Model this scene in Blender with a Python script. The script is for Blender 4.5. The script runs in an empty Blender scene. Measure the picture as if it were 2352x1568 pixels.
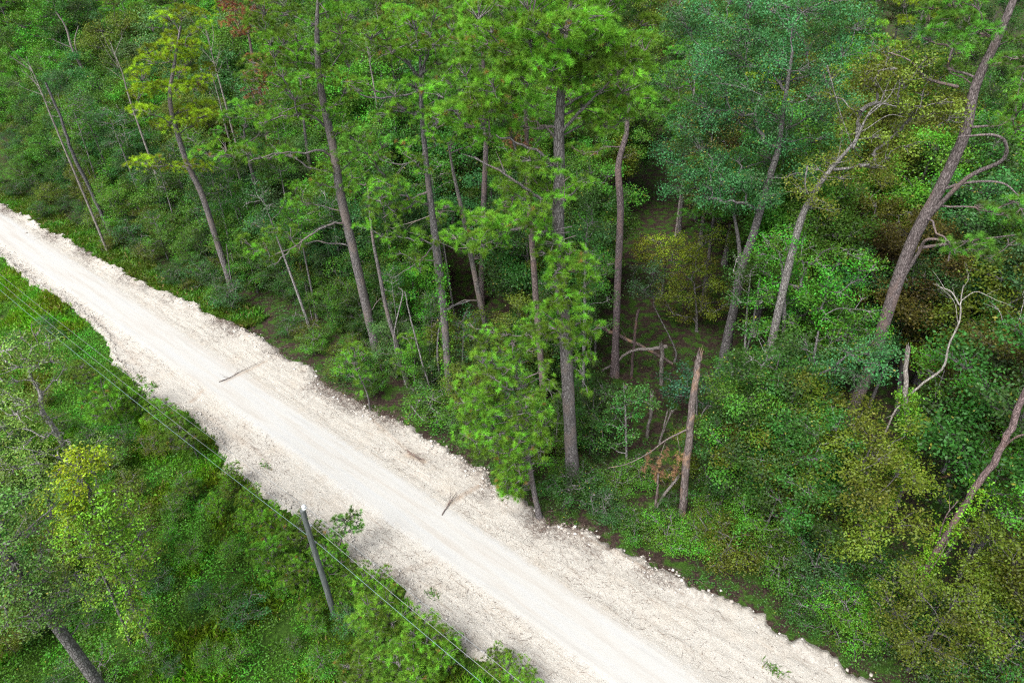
import bpy, math
import numpy as np
rng = np.random.default_rng(7)
SC = bpy.context.scene
COL = SC.collection
PI = math.pi

# ------------------------------------------------------------------ camera
FPX, CX, CY, HCAM = 1568.0, 1176.0, 784.0, 34.0        # photograph measured at 2352 x 1568
def _cam():
    d = np.array([1240 - CX, -(2950 - CY), -FPX]); d /= np.linalg.norm(d)
    wz = -d; F = np.array([0, 0, -1.0]); wy = F - F.dot(wz) * wz; wy /= np.linalg.norm(wy)
    return np.array([np.cross(wy, wz), wy, wz])
RC = _cam()
cd = bpy.data.cameras.new("camera"); cam = bpy.data.objects.new("camera", cd); COL.objects.link(cam)
cd.sensor_width = 36; cd.lens = 24.0; cd.clip_end = 4000; cd.clip_start = 0.2
from mathutils import Matrix, Vector
M = Matrix([[*RC[i], 0] for i in range(3)] + [[0, 0, 0, 1]]); M.translation = (0, 0, HCAM)
cam.matrix_world = M; SC.camera = cam
def ray(x, y): return RC @ np.array([x - CX, -(y - CY), -FPX])
CAMP = np.array([0, 0, HCAM])
def gp(x, y, z=0.0):
    r = ray(x, y); return CAMP + r * ((z - HCAM) / r[2])
def proj(p):
    q = RC.T @ (np.asarray(p, float) - CAMP)
    return CX + FPX * q[0] / -q[2], CY - FPX * q[1] / -q[2], -q[2]
def onplane(x, y, b, dd=0.0):
    """point on the upright plane through b that faces the camera, dd metres further back"""
    n = np.array([b[0], b[1], 0.0]); D = np.linalg.norm(n); n /= D
    r = ray(x, y); return CAMP + r * ((D + dd) / r.dot(n))

# ------------------------------------------------------------------ light
W = bpy.data.worlds.new("World"); SC.world = W; W.use_nodes = True
nt = W.node_tree; nt.nodes.clear()
SUN_EL, SUN_AZ = math.radians(58), math.radians(215)
sky = nt.nodes.new("ShaderNodeTexSky"); sky.sky_type = 'NISHITA'; sky.sun_disc = False
sky.sun_elevation = SUN_EL; sky.sun_rotation = SUN_AZ; sky.air_density = 1.0; sky.dust_density = 4.0; sky.ozone_density = 1.0
hs = nt.nodes.new("ShaderNodeHueSaturation"); hs.inputs['Saturation'].default_value = 0.35
bg = nt.nodes.new("ShaderNodeBackground"); bg.inputs[1].default_value = 0.125
wo = nt.nodes.new("ShaderNodeOutputWorld")
nt.links.new(sky.outputs[0], hs.inputs['Color']); nt.links.new(hs.outputs[0], bg.inputs[0]); nt.links.new(bg.outputs[0], wo.inputs[0])
sl = bpy.data.lights.new("sun", 'SUN'); sl.energy = 2.2; sl.angle = math.radians(28); sl.color = (1.0, 0.97, 0.92)
so = bpy.data.objects.new("sun", sl); COL.objects.link(so)
sd = Vector((math.sin(SUN_AZ) * math.cos(SUN_EL), math.cos(SUN_AZ) * math.cos(SUN_EL), math.sin(SUN_EL)))
so.rotation_euler = sd.to_track_quat('Z', 'Y').to_euler(); so.location = (0, 0, 80)
SC.view_settings.view_transform = 'Standard'; SC.view_settings.look = 'None'
SC.view_settings.exposure = 1.0; SC.view_settings.gamma = 1.0
SC.cycles.max_bounces = 6; SC.cycles.use_denoising = False; SC.cycles.filter_width = 1.2; SC.cycles.diffuse_bounces = 1; SC.cycles.transmission_bounces = 3
SC.cycles.glossy_bounces = 2; SC.cycles.volume_bounces = 0; SC.cycles.caustics_reflective = False; SC.cycles.caustics_refractive = False

# ------------------------------------------------------------------ noise
_T = np.random.default_rng(99).random((256, 256))
def vnoise(x, y):
    xi = np.floor(x).astype(int); yi = np.floor(y).astype(int); fx = x - xi; fy = y - yi
    fx = fx * fx * (3 - 2 * fx); fy = fy * fy * (3 - 2 * fy)
    a = _T[xi & 255, yi & 255]; b = _T[(xi + 1) & 255, yi & 255]; c = _T[xi & 255, (yi + 1) & 255]; d = _T[(xi + 1) & 255, (yi + 1) & 255]
    return (a + (b - a) * fx) * (1 - fy) + (c + (d - c) * fx) * fy
def fbm(x, y, o=4):
    s = 0; a = 0.5; x = np.asarray(x, float); y = np.asarray(y, float)
    for i in range(o):
        s = s + a * vnoise(x + 17.3 * i, y + 9.1 * i); x = x * 2.03; y = y * 2.03; a *= 0.5
    return s

# ------------------------------------------------------------------ mesh building
def setmesh(me, V, F, k, attrs=None, smooth=False):
    V = np.ascontiguousarray(V, dtype=np.float32); F = np.ascontiguousarray(F, dtype=np.int32)
    me.vertices.add(len(V)); me.vertices.foreach_set('co', V.ravel())
    me.loops.add(F.size); me.loops.foreach_set('vertex_index', F.ravel())
    me.polygons.add(len(F)); me.polygons.foreach_set('loop_start', np.arange(0, F.size, k, dtype=np.int32))
    if smooth: me.polygons.foreach_set('use_smooth', np.ones(len(F), dtype=bool))
    for n, a in (attrs or {}).items():
        at = me.attributes.new(n, 'FLOAT', 'POINT'); at.data.foreach_set('value', np.ascontiguousarray(a, dtype=np.float32))
    me.update(calc_edges=True)
class Buf:
    def __init__(s, k=4): s.k = k; s.V = []; s.F = []; s.A = []; s.B = []; s.n = 0
    def add(s, V, F, a=0.5, b=0.5):
        V = np.asarray(V, float).reshape(-1, 3); s.V.append(V); s.F.append(np.asarray(F).reshape(-1, s.k) + s.n)
        s.A.append(np.broadcast_to(a, len(V)).astype(float)); s.B.append(np.broadcast_to(b, len(V)).astype(float)); s.n += len(V)
    def mesh(s, name, mat, smooth=False, origin=(0, 0, 0)):
        me = bpy.data.meshes.new(name)
        if s.V:
            setmesh(me, np.concatenate(s.V) - np.asarray(origin, float), np.concatenate(s.F), s.k,
                    {'var': np.concatenate(s.A), 'clu': np.concatenate(s.B)}, smooth)
        me.materials.append(mat); return me
def link(name, me, parent=None, loc=(0, 0, 0), color=None):
    o = bpy.data.objects.new(name, me); COL.objects.link(o); o.location = loc
    if parent is not None: o.parent = parent
    if color is not None: o.color = (*color, 1)
    return o
def tag(o, label, cat, group=None, kind=None):
    if label: o['label'] = label
    if cat: o['category'] = cat
    if group: o['group'] = group
    if kind: o['kind'] = kind
    return o
def norm(a): return a / (np.linalg.norm(a, axis=-1, keepdims=True) + 1e-9)
def runit(*sh): return norm(rng.normal(size=(*sh, 3)))
def catmull(P, m=6):
    P = np.asarray(P, float)
    if len(P) < 3: return np.array([P[0] + (P[-1] - P[0]) * t for t in np.linspace(0, 1, m + 1)])
    Q = np.vstack([2 * P[0] - P[1], P, 2 * P[-1] - P[-2]]); out = []
    for i in range(1, len(Q) - 2):
        for t in np.arange(m) / m:
            out.append(0.5 * (2 * Q[i] + (Q[i + 1] - Q[i - 1]) * t + (2 * Q[i - 1] - 5 * Q[i] + 4 * Q[i + 1] - Q[i + 2]) * t * t
                              + (3 * Q[i] - Q[i - 1] - 3 * Q[i + 1] + Q[i + 2]) * t ** 3))
    out.append(Q[-2]); return np.array(out)
def tube(buf, P, r, sides=7, rough=0.0):
    P = np.asarray(P, float); n = len(P); r = np.broadcast_to(r, n).astype(float)
    T = norm(np.gradient(P, axis=0)); a = np.cross(T[0], [0, 0, 1.0]); a = np.array([1.0, 0, 0]) if np.linalg.norm(a) < 1e-3 else norm(a)
    A = []
    for t in T:
        a = a - a.dot(t) * t; a = norm(a); A.append(a)
    A = np.array(A); B = np.cross(T, A); th = np.arange(sides) * 2 * PI / sides
    rr = r[:, None] * (1 + rough * (rng.random((n, sides)) - 0.5))
    V = P[:, None] + rr[..., None] * (np.cos(th)[None, :, None] * A[:, None] + np.sin(th)[None, :, None] * B[:, None])
    i = np.arange(n - 1)[:, None] * sides; j = np.arange(sides)[None]; j2 = (j + 1) % sides
    F = np.stack([i + j, i + j2, i + sides + j2, i + sides + j], -1)
    buf.add(V.reshape(-1, 3), F.reshape(-1, 4), rng.random(), np.repeat(np.linspace(0, 1, n), sides))

# ------------------------------------------------------------------ materials
def newmat(name):
    m = bpy.data.materials.new(name); m.use_nodes = True; t = m.node_tree; t.nodes.clear()
    return m, t, t.nodes.new, t.links.new
def mixrgb(N, L, fac, a, b, mode='MIX'):
    x = N('ShaderNodeMix'); x.data_type = 'RGBA'; x.blend_type = mode
    for s, v in ((x.inputs[0], fac), (x.inputs[6], a), (x.inputs[7], b)):
        if hasattr(v, 'is_linked'): L(v, s)
        else: s.default_value = v if not isinstance(v, tuple) or len(v) == 4 else (*v, 1)
    return x.outputs[2]
def mth(N, L, op, a, b=None, c=None, clamp=False):
    x = N('ShaderNodeMath'); x.operation = op; x.use_clamp = clamp
    for s, v in zip(x.inputs, (a, b, c)):
        if v is None: continue
        if hasattr(v, 'is_linked'): L(v, s)
        else: s.default_value = v
    return x.outputs[0]
def ramp(N, L, fac, stops):
    x = N('ShaderNodeValToRGB'); e = x.color_ramp.elements
    while len(e) < len(stops): e.new(0.5)
    for q, (p, c) in zip(e, stops): q.position = p; q.color = (*c, 1) if len(c) == 3 else c
    L(fac, x.inputs[0]); return x.outputs[0]
def noise(N, L, scale, detail=4, vec=None, rough=0.6):
    x = N('ShaderNodeTexNoise'); x.inputs['Scale'].default_value = scale; x.inputs['Detail'].default_value = detail; x.inputs['Roughness'].default_value = rough
    if vec is not None: L(vec, x.inputs['Vector'])
    return x.outputs[0]
def coord(N, L, scale=(1, 1, 1), kind='Object'):
    c = N('ShaderNodeTexCoord'); m = N('ShaderNodeMapping'); m.inputs['Scale'].default_value = scale; L(c.outputs[kind], m.inputs[0]); return m.outputs[0]
def attr(N, n):
    a = N('ShaderNodeAttribute'); a.attribute_name = n; return a.outputs['Fac']

def leaf_material(name, trans=0.24, vr=(0.66, 1.36), accent=(0.24, 0.24, 0.03), acc_at=0.985, gloss=0.025, rough=0.55, hue=0.05):
    m, t, N, L = newmat(name)
    oi = N('ShaderNodeObjectInfo'); v = attr(N, 'var'); c = attr(N, 'clu')
    h = N('ShaderNodeHueSaturation')
    L(oi.outputs['Color'], h.inputs['Color'])
    s = mth(N, L, 'MULTIPLY_ADD', c, hue, 0.5 - hue / 2); L(s, h.inputs['Hue'])
    a = mth(N, L, 'MULTIPLY_ADD', v, vr[1] - vr[0], vr[0]); b = mth(N, L, 'MULTIPLY_ADD', c, 0.95, 0.55)
    L(mth(N, L, 'MULTIPLY', a, b), h.inputs['Value'])
    g = mth(N, L, 'GREATER_THAN', v, acc_at)
    col = mixrgb(N, L, g, h.outputs[0], accent)
    d = N('ShaderNodeBsdfDiffuse'); L(col, d.inputs[0])
    tr = N('ShaderNodeBsdfTranslucent'); L(mixrgb(N, L, 1.0, col, (1.25, 1.2, 0.5), 'MULTIPLY'), tr.inputs[0])
    x = N('ShaderNodeMixShader'); x.inputs[0].default_value = trans; L(d.outputs[0], x.inputs[1]); L(tr.outputs[0], x.inputs[2])
    gl = N('ShaderNodeBsdfGlossy'); gl.inputs['Roughness'].default_value = rough; gl.inputs[0].default_value = (0.8, 0.85, 0.9, 1)
    y = N('ShaderNodeMixShader'); y.inputs[0].default_value = gloss; L(x.outputs[0], y.inputs[1]); L(gl.outputs[0], y.inputs[2])
    o = N('ShaderNodeOutputMaterial'); L(y.outputs[0], o.inputs[0]); return m
M_LEAF = leaf_material("broad_leaves")
M_NEEDLE = leaf_material("pine_needles", trans=0.22, vr=(0.45, 1.55), accent=(0.30, 0.20, 0.05), acc_at=0.99, gloss=0.02, hue=0.04)
M_GRASS = leaf_material("grass_blades", trans=0.35, vr=(0.5, 1.5), accent=(0.28, 0.22, 0.08), acc_at=0.93, hue=0.09)

def bark(name, c1, c2, c3, sc=(9, 9, 2.2), patch=None, bump=0.6):
    m, t, N, L = newmat(name); P = coord(N, L, sc)
    n1 = noise(N, L, 1.6, 8, P, 0.7)
    vo = N('ShaderNodeTexVoronoi'); vo.feature = 'DISTANCE_TO_EDGE'; vo.inputs['Scale'].default_value = 1.4; L(P, vo.inputs['Vector'])
    crack = mth(N, L, 'MULTIPLY', vo.outputs['Distance'], 5.0, clamp=True)
    col = ramp(N, L, n1, [(0.3, c1), (0.52, c2), (0.72, c3)])
    col = mixrgb(N, L, crack, mixrgb(N, L, 1.0, col, (0.45, 0.42, 0.42), 'MULTIPLY'), col)
    if patch:
        big = noise(N, L, 0.9, 3, coord(N, L, (1.2, 1.2, 0.5))); col = mixrgb(N, L, ramp(N, L, big, [(0.52, (0, 0, 0)), (0.6, (1, 1, 1))]), col, patch)
    oi = N('ShaderNodeObjectInfo'); col = mixrgb(N, L, 1.0, col, oi.outputs['Color'], 'MULTIPLY')
    b = N('ShaderNodeBsdfPrincipled'); L(col, b.inputs['Base Color']); b.inputs['Roughness'].default_value = 0.9; b.inputs['Specular IOR Level'].default_value = 0.2
    bp = N('ShaderNodeBump'); bp.inputs['Strength'].default_value = bump; bp.inputs['Distance'].default_value = 0.05
    L(mth(N, L, 'ADD', n1, crack), bp.inputs['Height']); L(bp.outputs[0], b.inputs['Normal'])
    o = N('ShaderNodeOutputMaterial'); L(b.outputs[0], o.inputs[0]); return m
M_PINE = bark("pine_bark", (0.095, 0.085, 0.086), (0.215, 0.20, 0.20), (0.37, 0.355, 0.355), patch=(0.20, 0.165, 0.155))
M_OAK = bark("grey_bark", (0.08, 0.075, 0.076), (0.20, 0.19, 0.19), (0.36, 0.35, 0.34), sc=(7, 7, 3))
M_DEAD = bark("dead_wood", (0.13, 0.11, 0.10), (0.30, 0.27, 0.25), (0.50, 0.48, 0.46), sc=(12, 12, 1.5))
M_RAW = bark("broken_wood", (0.10, 0.075, 0.07), (0.21, 0.165, 0.15), (0.33, 0.285, 0.27), sc=(10, 10, 1.2), patch=(0.30, 0.19, 0.13))
WHITE = (1, 1, 1)

# ------------------------------------------------------------------ foliage
def leaves(buf, C, m, sig, L, up=0.9, clu=0.5, asp=0.55, out=None):
    C = np.asarray(C, float); n = len(C)
    p = np.repeat(C, m, 0) + rng.normal(size=(n * m, 3)) * sig * np.array([1, 1, 0.75])
    nr = rng.normal(size=(n * m, 3)) * 0.75 + np.array([0, 0, up])
    if out is not None: nr = nr + np.repeat(out, m, 0) * 0.5
    nr = norm(nr); t = norm(np.cross(nr, rng.normal(size=(n * m, 3)))); b = np.cross(nr, t)
    l = (L * rng.uniform(0.6, 1.25, n * m))[:, None]; w = l * asp * 0.5
    V = np.stack([p, p + t * l * .5 + b * w - nr * l * .06, p + t * l, p + t * l * .5 - b * w - nr * l * .06], 1)
    F = np.arange(n * m * 4).reshape(-1, 4)
    cl = np.repeat(np.broadcast_to(clu, n), m * 4) if np.ndim(clu) else clu
    buf.add(V.reshape(-1, 3), F, np.repeat(rng.random(n * m), 4), cl)
def tufts(buf, P, D, L=0.2, m=26, w=0.023, clu=0.5, spread=0.8, fwd=0.7):
    P = np.asarray(P, float); n = len(P); D = norm(np.asarray(D, float))
    d = norm(D[:, None] * fwd + runit(n, m) * spread); l = L * rng.uniform(0.75, 1.15, (n, m, 1))
    base = P[:, None] + d * 0.015; tip = P[:, None] + d * l + np.array([0, 0, -0.03]) * l / 0.2
    s = norm(np.cross(d, runit(n, m))) * w / 2
    V = np.stack([base - s, base + s, tip], 2)
    F = np.arange(n * m * 3).reshape(-1, 3)
    cl = np.repeat(np.broadcast_to(clu, n), m * 3)
    buf.add(V.reshape(-1, 3), F, np.repeat(rng.random(n), m * 3), cl)
def pad(fol, wood, c, R, fr, kind, dens=1.0, flat=0.5, L=None, up=0.9, twig_r=0.016, m=None):
    """one foliage pad round c; fr: direction the limb arrives from"""
    c = np.asarray(c, float); k = max(4, int(6 * R + 2)); cl = rng.random()
    if kind == 'pine':
        twig_r = twig_r * 1.3; n = max(6, int(46 * R * R * dens)); u = runit(n); u[:, 2] = np.where(rng.random(n) < .7, np.abs(u[:, 2]), u[:, 2]); u = u * rng.uniform(.62, 1.05, (n, 1))
        p = c + u * np.array([R, R, R * flat]); D = u * 0.9 + np.array([0, 0, 0.8])
        tufts(fol, p, D, (L or 0.24) * 1.08, m or 50, 0.0145, clu=np.clip(cl + rng.normal(size=n) * 0.18, 0, 1))
    else:
        n = max(8, int(30 * R * R * dens)); u = runit(n) * (rng.random((n, 1)) ** 0.45)
        p = c + u * np.array([R, R, R * flat * 1.35])
        leaves(fol, p, m or 14, 0.15 + 0.05 * R, L or 0.14, up, np.clip(cl + rng.normal(size=n) * 0.2, 0, 1), out=u)
    q = p[rng.permutation(len(p))[:k]]; root = c - np.asarray(fr) * R * 0.7
    for e in q:
        mid = (root + e) / 2 + rng.normal(size=3) * 0.08 * R
        tube(wood, [root, mid, e], [twig_r * 1.6, twig_r, twig_r * 0.4], 4)
def grow(trunk, tr, C, wig=0.12, start=0.3, r_tip=0.02, lift=0.5):
    """connect cluster centres C to the trunk (or to limbs already grown): list of (points, radii), arrival directions"""
    P = [p for p in trunk]; par = [-1] + list(range(len(trunk) - 1)); cnt = [0] * len(P); i0 = int(start * (len(trunk) - 1))
    order = np.argsort([min(np.linalg.norm(c - p) for p in trunk[i0:]) for c in C]); ch = []; dirs = [None] * len(C)
    for ci in order:
        c = np.asarray(C[ci]); A = np.array(P); d = np.linalg.norm(A - c, axis=1); dz = A[:, 2] - (c[2] - lift * 0.45 * np.linalg.norm((A - c)[:, :2], axis=1))
        cost = d + 1.1 * np.maximum(0, dz); cost[:i0] += 1e3; j = int(np.argmin(cost)); a = A[j]
        L = np.linalg.norm(c - a); ctrl = (a + c) / 2 + np.array([0, 0, 0.16 * L]) * rng.uniform(-0.7, 1.1) + rng.normal(size=3) * wig * L * 0.5
        m = max(3, min(8, int(L / 0.6) + 2)); ids = [j]
        for t in np.linspace(0, 1, m + 1)[1:]:
            q = a * (1 - t) ** 2 + ctrl * 2 * t * (1 - t) + c * t * t + (rng.normal(size=3) * 0.03 * L * (t < 1))
            P.append(q); par.append(ids[-1]); cnt.append(0); ids.append(len(P) - 1)
        ch.append(ids); dirs[ci] = norm(P[-1] - P[-2]); k = ids[-1]
        while k >= 0: cnt[k] += 1; k = par[k]
    out = []
    for ids in ch:
        r = [r_tip * max(1, cnt[ids[min(i, len(ids) - 1)]]) ** 0.5 for i in [1] + list(range(1, len(ids)))]
        jr = tr[ids[0]] if ids[0] < len(tr) else 9
        r = [min(x, jr * 0.7) * (1.15 - 0.45 * i / len(r)) for i, x in enumerate(r)]
        out.append((np.array([P[i] for i in ids]), r))
    return out, dirs
def flare(path, r0, r1, m=6):
    P = catmull(path, m); s = np.linspace(0, 1, len(P)); r = r0 + (r1 - r0) * s ** 1.7; r = r * (1 + 0.6 * np.exp(-s * 22)); return P, r

ALL = []
def make_tree(name, cat, label, path, r0, r1, clusters, kind='leaf', color=(0.06, 0.14, 0.02), barkm=None, bcol=WHITE, dens=1.0, flat=0.5,
              L=None, group=None, start=0.3, extra=None, r_tip=0.02, dead=None, m=None, up=0.9, lift=0.5, twig_r=0.016):
    base = np.asarray(path[0], float); barkm = barkm or (M_PINE if kind == 'pine' else M_OAK)
    root = bpy.data.objects.new(name, None); COL.objects.link(root); root.location = base; root.empty_display_size = 0.5
    tag(root, label, cat, group)
    P, r = flare(path, r0, r1); tb = Buf(4); tube(tb, P, r, 10, 0.10)
    lb = Buf(4); fb = Buf(3 if kind == 'pine' else 4)
    if clusters:
        limbs, dirs = grow(P, r, [c for c, R in clusters], start=start, r_tip=r_tip, lift=lift)
        for p, rr in limbs: tube(lb, catmull(p, 2), np.interp(np.linspace(0, 1, 2 * len(p) - 1), np.linspace(0, 1, len(p)), rr), 6)
        for (c, R), d in zip(clusters, dirs): pad(fb, lb, c, R, d, kind, dens, flat, L, up, twig_r, m)
    for ex in (extra or []): ex(lb)
    link('trunk', tb.mesh('trunk', barkm, True, base), root, color=bcol)
    if lb.V: link('limbs', lb.mesh('limbs', barkm, True, base), root, color=bcol)
    if fb.V: link('crown', fb.mesh('crown', M_NEEDLE if kind == 'pine' else M_LEAF, False, base), root, color=color)
    ALL.append(root); return root
def copy_thing(o, loc, rz, s, tilt=(0, 0), color=None, bcol=None):
    r = o.copy(); COL.objects.link(r); r.location = loc; r.rotation_euler = (tilt[0], tilt[1], rz); r.scale = s if not np.isscalar(s) else (s, s, s)
    for ch in o.children:
        c = ch.copy(); COL.objects.link(c); c.parent = r
        if color is not None and ch.name.startswith('crown'): c.color = (*color, 1)
        if bcol is not None and not ch.name.startswith('crown'): c.color = (*bcol, 1)
    return r
# ------------------------------------------------------------------ road frame: s runs along the road away to the left, t across it towards the forest
U = np.array([-0.76579, 0.64309]); Nn = np.array([U[1], -U[0]])
def st(s, t, z=0.0): return np.array([*(U * s + Nn * t), z])
def to_st(p): return float(np.dot(p[:2], U)), float(np.dot(p[:2], Nn))
UP = [(-60, 24.6), (-8, 24.3), (0, 24.4), (5.4, 24.3), (8.4, 24.0), (11, 23.5), (13.1, 23.7), (16.6, 22.6), (22.5, 23.3), (26.3, 23.5), (29, 23.3), (32.2, 23.2), (36.1, 22.7), (40.1, 23.1), (47.9, 23.2), (54.5, 23.0), (62.5, 22.2), (70.9, 21.6), (80.7, 21.2), (99.4, 20.6), (150, 20.2), (260, 20)]
LO = [(-60, 13), (12, 13.4), (14.1, 13.1), (15.9, 13.2), (18.7, 12.9), (20.1, 13.5), (22.2, 13.2), (23.8, 12.9), (26.8, 13.2), (29.8, 13.0), (33.9, 12.6), (36.2, 12.1), (38.8, 13.4), (42.1, 13.8), (44.3, 13.7), (47.1, 12.9), (52.1, 13.5), (54.7, 13.4), (58.6, 14.9), (63.6, 15.1), (68.4, 15.0), (73.7, 14.6), (82.8, 14.8), (150, 15), (260, 15)]
def upedge(s): return np.interp(s, *zip(*UP)) + (fbm(np.asarray(s) * 0.9, np.asarray(s) * 0 + 3.3, 4) - 0.47) * 1.3 + (fbm(np.asarray(s) * 2.3, np.asarray(s) * 0 + 23.3, 5) - 0.47) * 0.9
def loedge(s): return np.interp(s, *zip(*LO)) + (fbm(np.asarray(s) * 0.8, np.asarray(s) * 0 + 8.3, 4) - 0.47) * 1.2 + (fbm(np.asarray(s) * 5.0, np.asarray(s) * 0 + 33.3, 3) - 0.44) * 0.6
def road_z(s, t):
    u, l = upedge(s), loedge(s)
    lane = np.clip((t - 15.6) / 0.9, 0, 1) * np.clip((20.0 - t) / 0.9, 0, 1)
    z = 0.10 + 0.10 * lane + (fbm(s * 2.2, t * 2.2, 5) - 0.48) * 0.10 * (1.15 - lane)
    z = z + (fbm(s * 0.30, t * 3.4, 3) - 0.45) * 0.11 * (1 - lane)
    bu = np.exp(-((t - (u - 0.55)) / 0.42) ** 2); z = z + bu * (0.04 + 0.75 * fbm(s * 1.6, t * 2.0, 5) ** 1.6) * np.clip(fbm(s * .3 + 60, s * 0, 3) * 2.6 - .6, .1, 1)
    bl = np.exp(-((t - (l + 0.35)) / 0.3) ** 2); z = z + bl * (0.02 + 0.35 * fbm(s * 1.6 + 50, t * 2.0, 5) ** 1.6)
    edge = np.minimum(np.clip((u - t) / 0.35, 0, 1), np.clip((t - l) / 0.35, 0, 1))
    return z * edge - 0.06 * (1 - edge)

# ------------------------------------------------------------------ ground
def ground_material():
    m, t, N, L = newmat("forest_floor"); P = coord(N, L)
    n1 = noise(N, L, 0.35, 6, P); n2 = noise(N, L, 6.0, 8, P, 0.75); n3 = noise(N, L, 1.3, 5, P)
    litter = ramp(N, L, n2, [(0.3, (0.012, 0.009, 0.008)), (0.5, (0.040, 0.027, 0.022)), (0.7, (0.09, 0.066, 0.052))])
    green = ramp(N, L, n2, [(0.3, (0.012, 0.03, 0.006)), (0.6, (0.05, 0.11, 0.015))])
    sx = N('ShaderNodeSeparateXYZ'); L(P, sx.inputs[0]); side = mth(N, L, 'MULTIPLY_ADD', sx.outputs['Y'], float(Nn[1]), mth(N, L, 'MULTIPLY', sx.outputs['X'], float(Nn[0])))
    near = mth(N, L, 'LESS_THAN', side, 17.0); n3 = mth(N, L, 'MULTIPLY_ADD', near, 0.16, n3)
    col = mixrgb(N, L, ramp(N, L, n3, [(0.46, (0, 0, 0)), (0.57, (1, 1, 1))]), litter, green)
    b = N('ShaderNodeBsdfPrincipled'); L(col, b.inputs['Base Color']); b.inputs['Roughness'].default_value = 0.95; b.inputs['Specular IOR Level'].default_value = 0.1
    bp = N('ShaderNodeBump'); bp.inputs['Distance'].default_value = 0.1; L(n2, bp.inputs['Height']); L(bp.outputs[0], b.inputs['Normal'])
    o = N('ShaderNodeOutputMaterial'); L(b.outputs[0], o.inputs[0]); return m
def road_material():
    m, t, N, L = newmat("crushed_limestone"); c = N('ShaderNodeTexCoord'); sx = N('ShaderNodeSeparateXYZ'); L(c.outputs['Object'], sx.inputs[0])
    T = sx.outputs['Y']; P = coord(N, L); PS = coord(N, L, (0.12, 1.6, 1)); PSf = coord(N, L, (0.5, 6.0, 1))
    wob = mth(N, L, 'MULTIPLY_ADD', noise(N, L, 2.5, 6, P), 1.1, -0.55); wob2 = mth(N, L, 'MULTIPLY_ADD', noise(N, L, 0.8, 3, PS), 1.2, -0.6)
    tt = mth(N, L, 'ADD', mth(N, L, 'ADD', T, wob), mth(N, L, 'MULTIPLY', wob2, 0.5))
    d = mth(N, L, 'ABSOLUTE', mth(N, L, 'SUBTRACT', tt, 17.75)); lane = mth(N, L, 'MULTIPLY_ADD', d, -1.8, 3.2, clamp=True)
    f1 = noise(N, L, 9, 8, P, 0.75); f2 = noise(N, L, 1.0, 6, PS); f3 = noise(N, L, 1.0, 6, PSf, 0.7); f4 = noise(N, L, 0.5, 5, P)
    sh = ramp(N, L, f1, [(0.3, (0.34, 0.312, 0.27)), (0.44, (0.425, 0.402, 0.36)), (0.64, (0.475, 0.458, 0.42))])
    sh = mixrgb(N, L, ramp(N, L, f3, [(0.54, (0, 0, 0)), (0.68, (0.55, 0.55, 0.55))]), sh, (0.22, 0.17, 0.13))
    sh = mixrgb(N, L, ramp(N, L, f4, [(0.5, (0, 0, 0)), (0.7, (0.35, 0.35, 0.35))]), sh, (0.40, 0.34, 0.27))
    la = ramp(N, L, f2, [(0.35, (0.37, 0.35, 0.32)), (0.5, (0.405, 0.40, 0.38)), (0.65, (0.39, 0.395, 0.39))])
    la = mixrgb(N, L, mth(N, L, 'MULTIPLY', f1, 0.25), la, (0.40, 0.40, 0.39))
    for tc, am in ((16.7, .35), (18.7, .35), (17.9, .15)):
        q = mth(N, L, 'ABSOLUTE', mth(N, L, 'SUBTRACT', mth(N, L, 'MULTIPLY_ADD', wob2, .18, T), tc)); q = mth(N, L, 'MULTIPLY_ADD', q, -4.5, 1.0, clamp=True)
        la = mixrgb(N, L, mth(N, L, 'MULTIPLY', mth(N, L, 'MULTIPLY', q, am), ramp(N, L, noise(N, L, 1.0, 5, coord(N, L, (0.35, 2.5, 1))), [(0.42, (0, 0, 0)), (0.6, (1, 1, 1))])), la, (0.31, 0.30, 0.28))
    col = mixrgb(N, L, lane, sh, la)
    edge = attr(N, 'var'); n7 = noise(N, L, 3.0, 8, P, 0.8)
    e2 = mth(N, L, 'MULTIPLY', edge, ramp(N, L, n7, [(0.42, (0, 0, 0)), (0.62, (1, 1, 1))]))
    col = mixrgb(N, L, e2, col, (0.10, 0.082, 0.072))
    stn = mth(N, L, 'MULTIPLY', attr(N, 'stain'), ramp(N, L, f1, [(0.3, (1, 1, 1)), (0.62, (0.35, 0.35, 0.35))]))
    col = mixrgb(N, L, stn, col, (0.27, 0.19, 0.13))
    sp = N('ShaderNodeTexVoronoi'); sp.inputs['Scale'].default_value = 5.5; L(P, sp.inputs['Vector'])
    spk = mth(N, L, 'LESS_THAN', sp.outputs['Distance'], mth(N, L, 'MULTIPLY', mth(N, L, 'SUBTRACT', 1.0, lane), 0.12))
    spk = mth(N, L, 'MULTIPLY', spk, mth(N, L, 'GREATER_THAN', noise(N, L, 7.3, 2, P), 0.52))
    col = mixrgb(N, L, spk, col, (0.10, 0.08, 0.06))
    b = N('ShaderNodeBsdfPrincipled'); L(col, b.inputs['Base Color']); b.inputs['Roughness'].default_value = 0.95; b.inputs['Specular IOR Level'].default_value = 0.1
    bp = N('ShaderNodeBump'); bp.inputs['Distance'].default_value = 0.08; L(mth(N, L, 'MULTIPLY_ADD', lane, -0.8, 1.0), bp.inputs['Strength'])
    L(f1, bp.inputs['Height']); L(bp.outputs[0], b.inputs['Normal'])
    o = N('ShaderNodeOutputMaterial'); L(b.outputs[0], o.inputs[0]); return m
M_ROAD = road_material()
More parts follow.
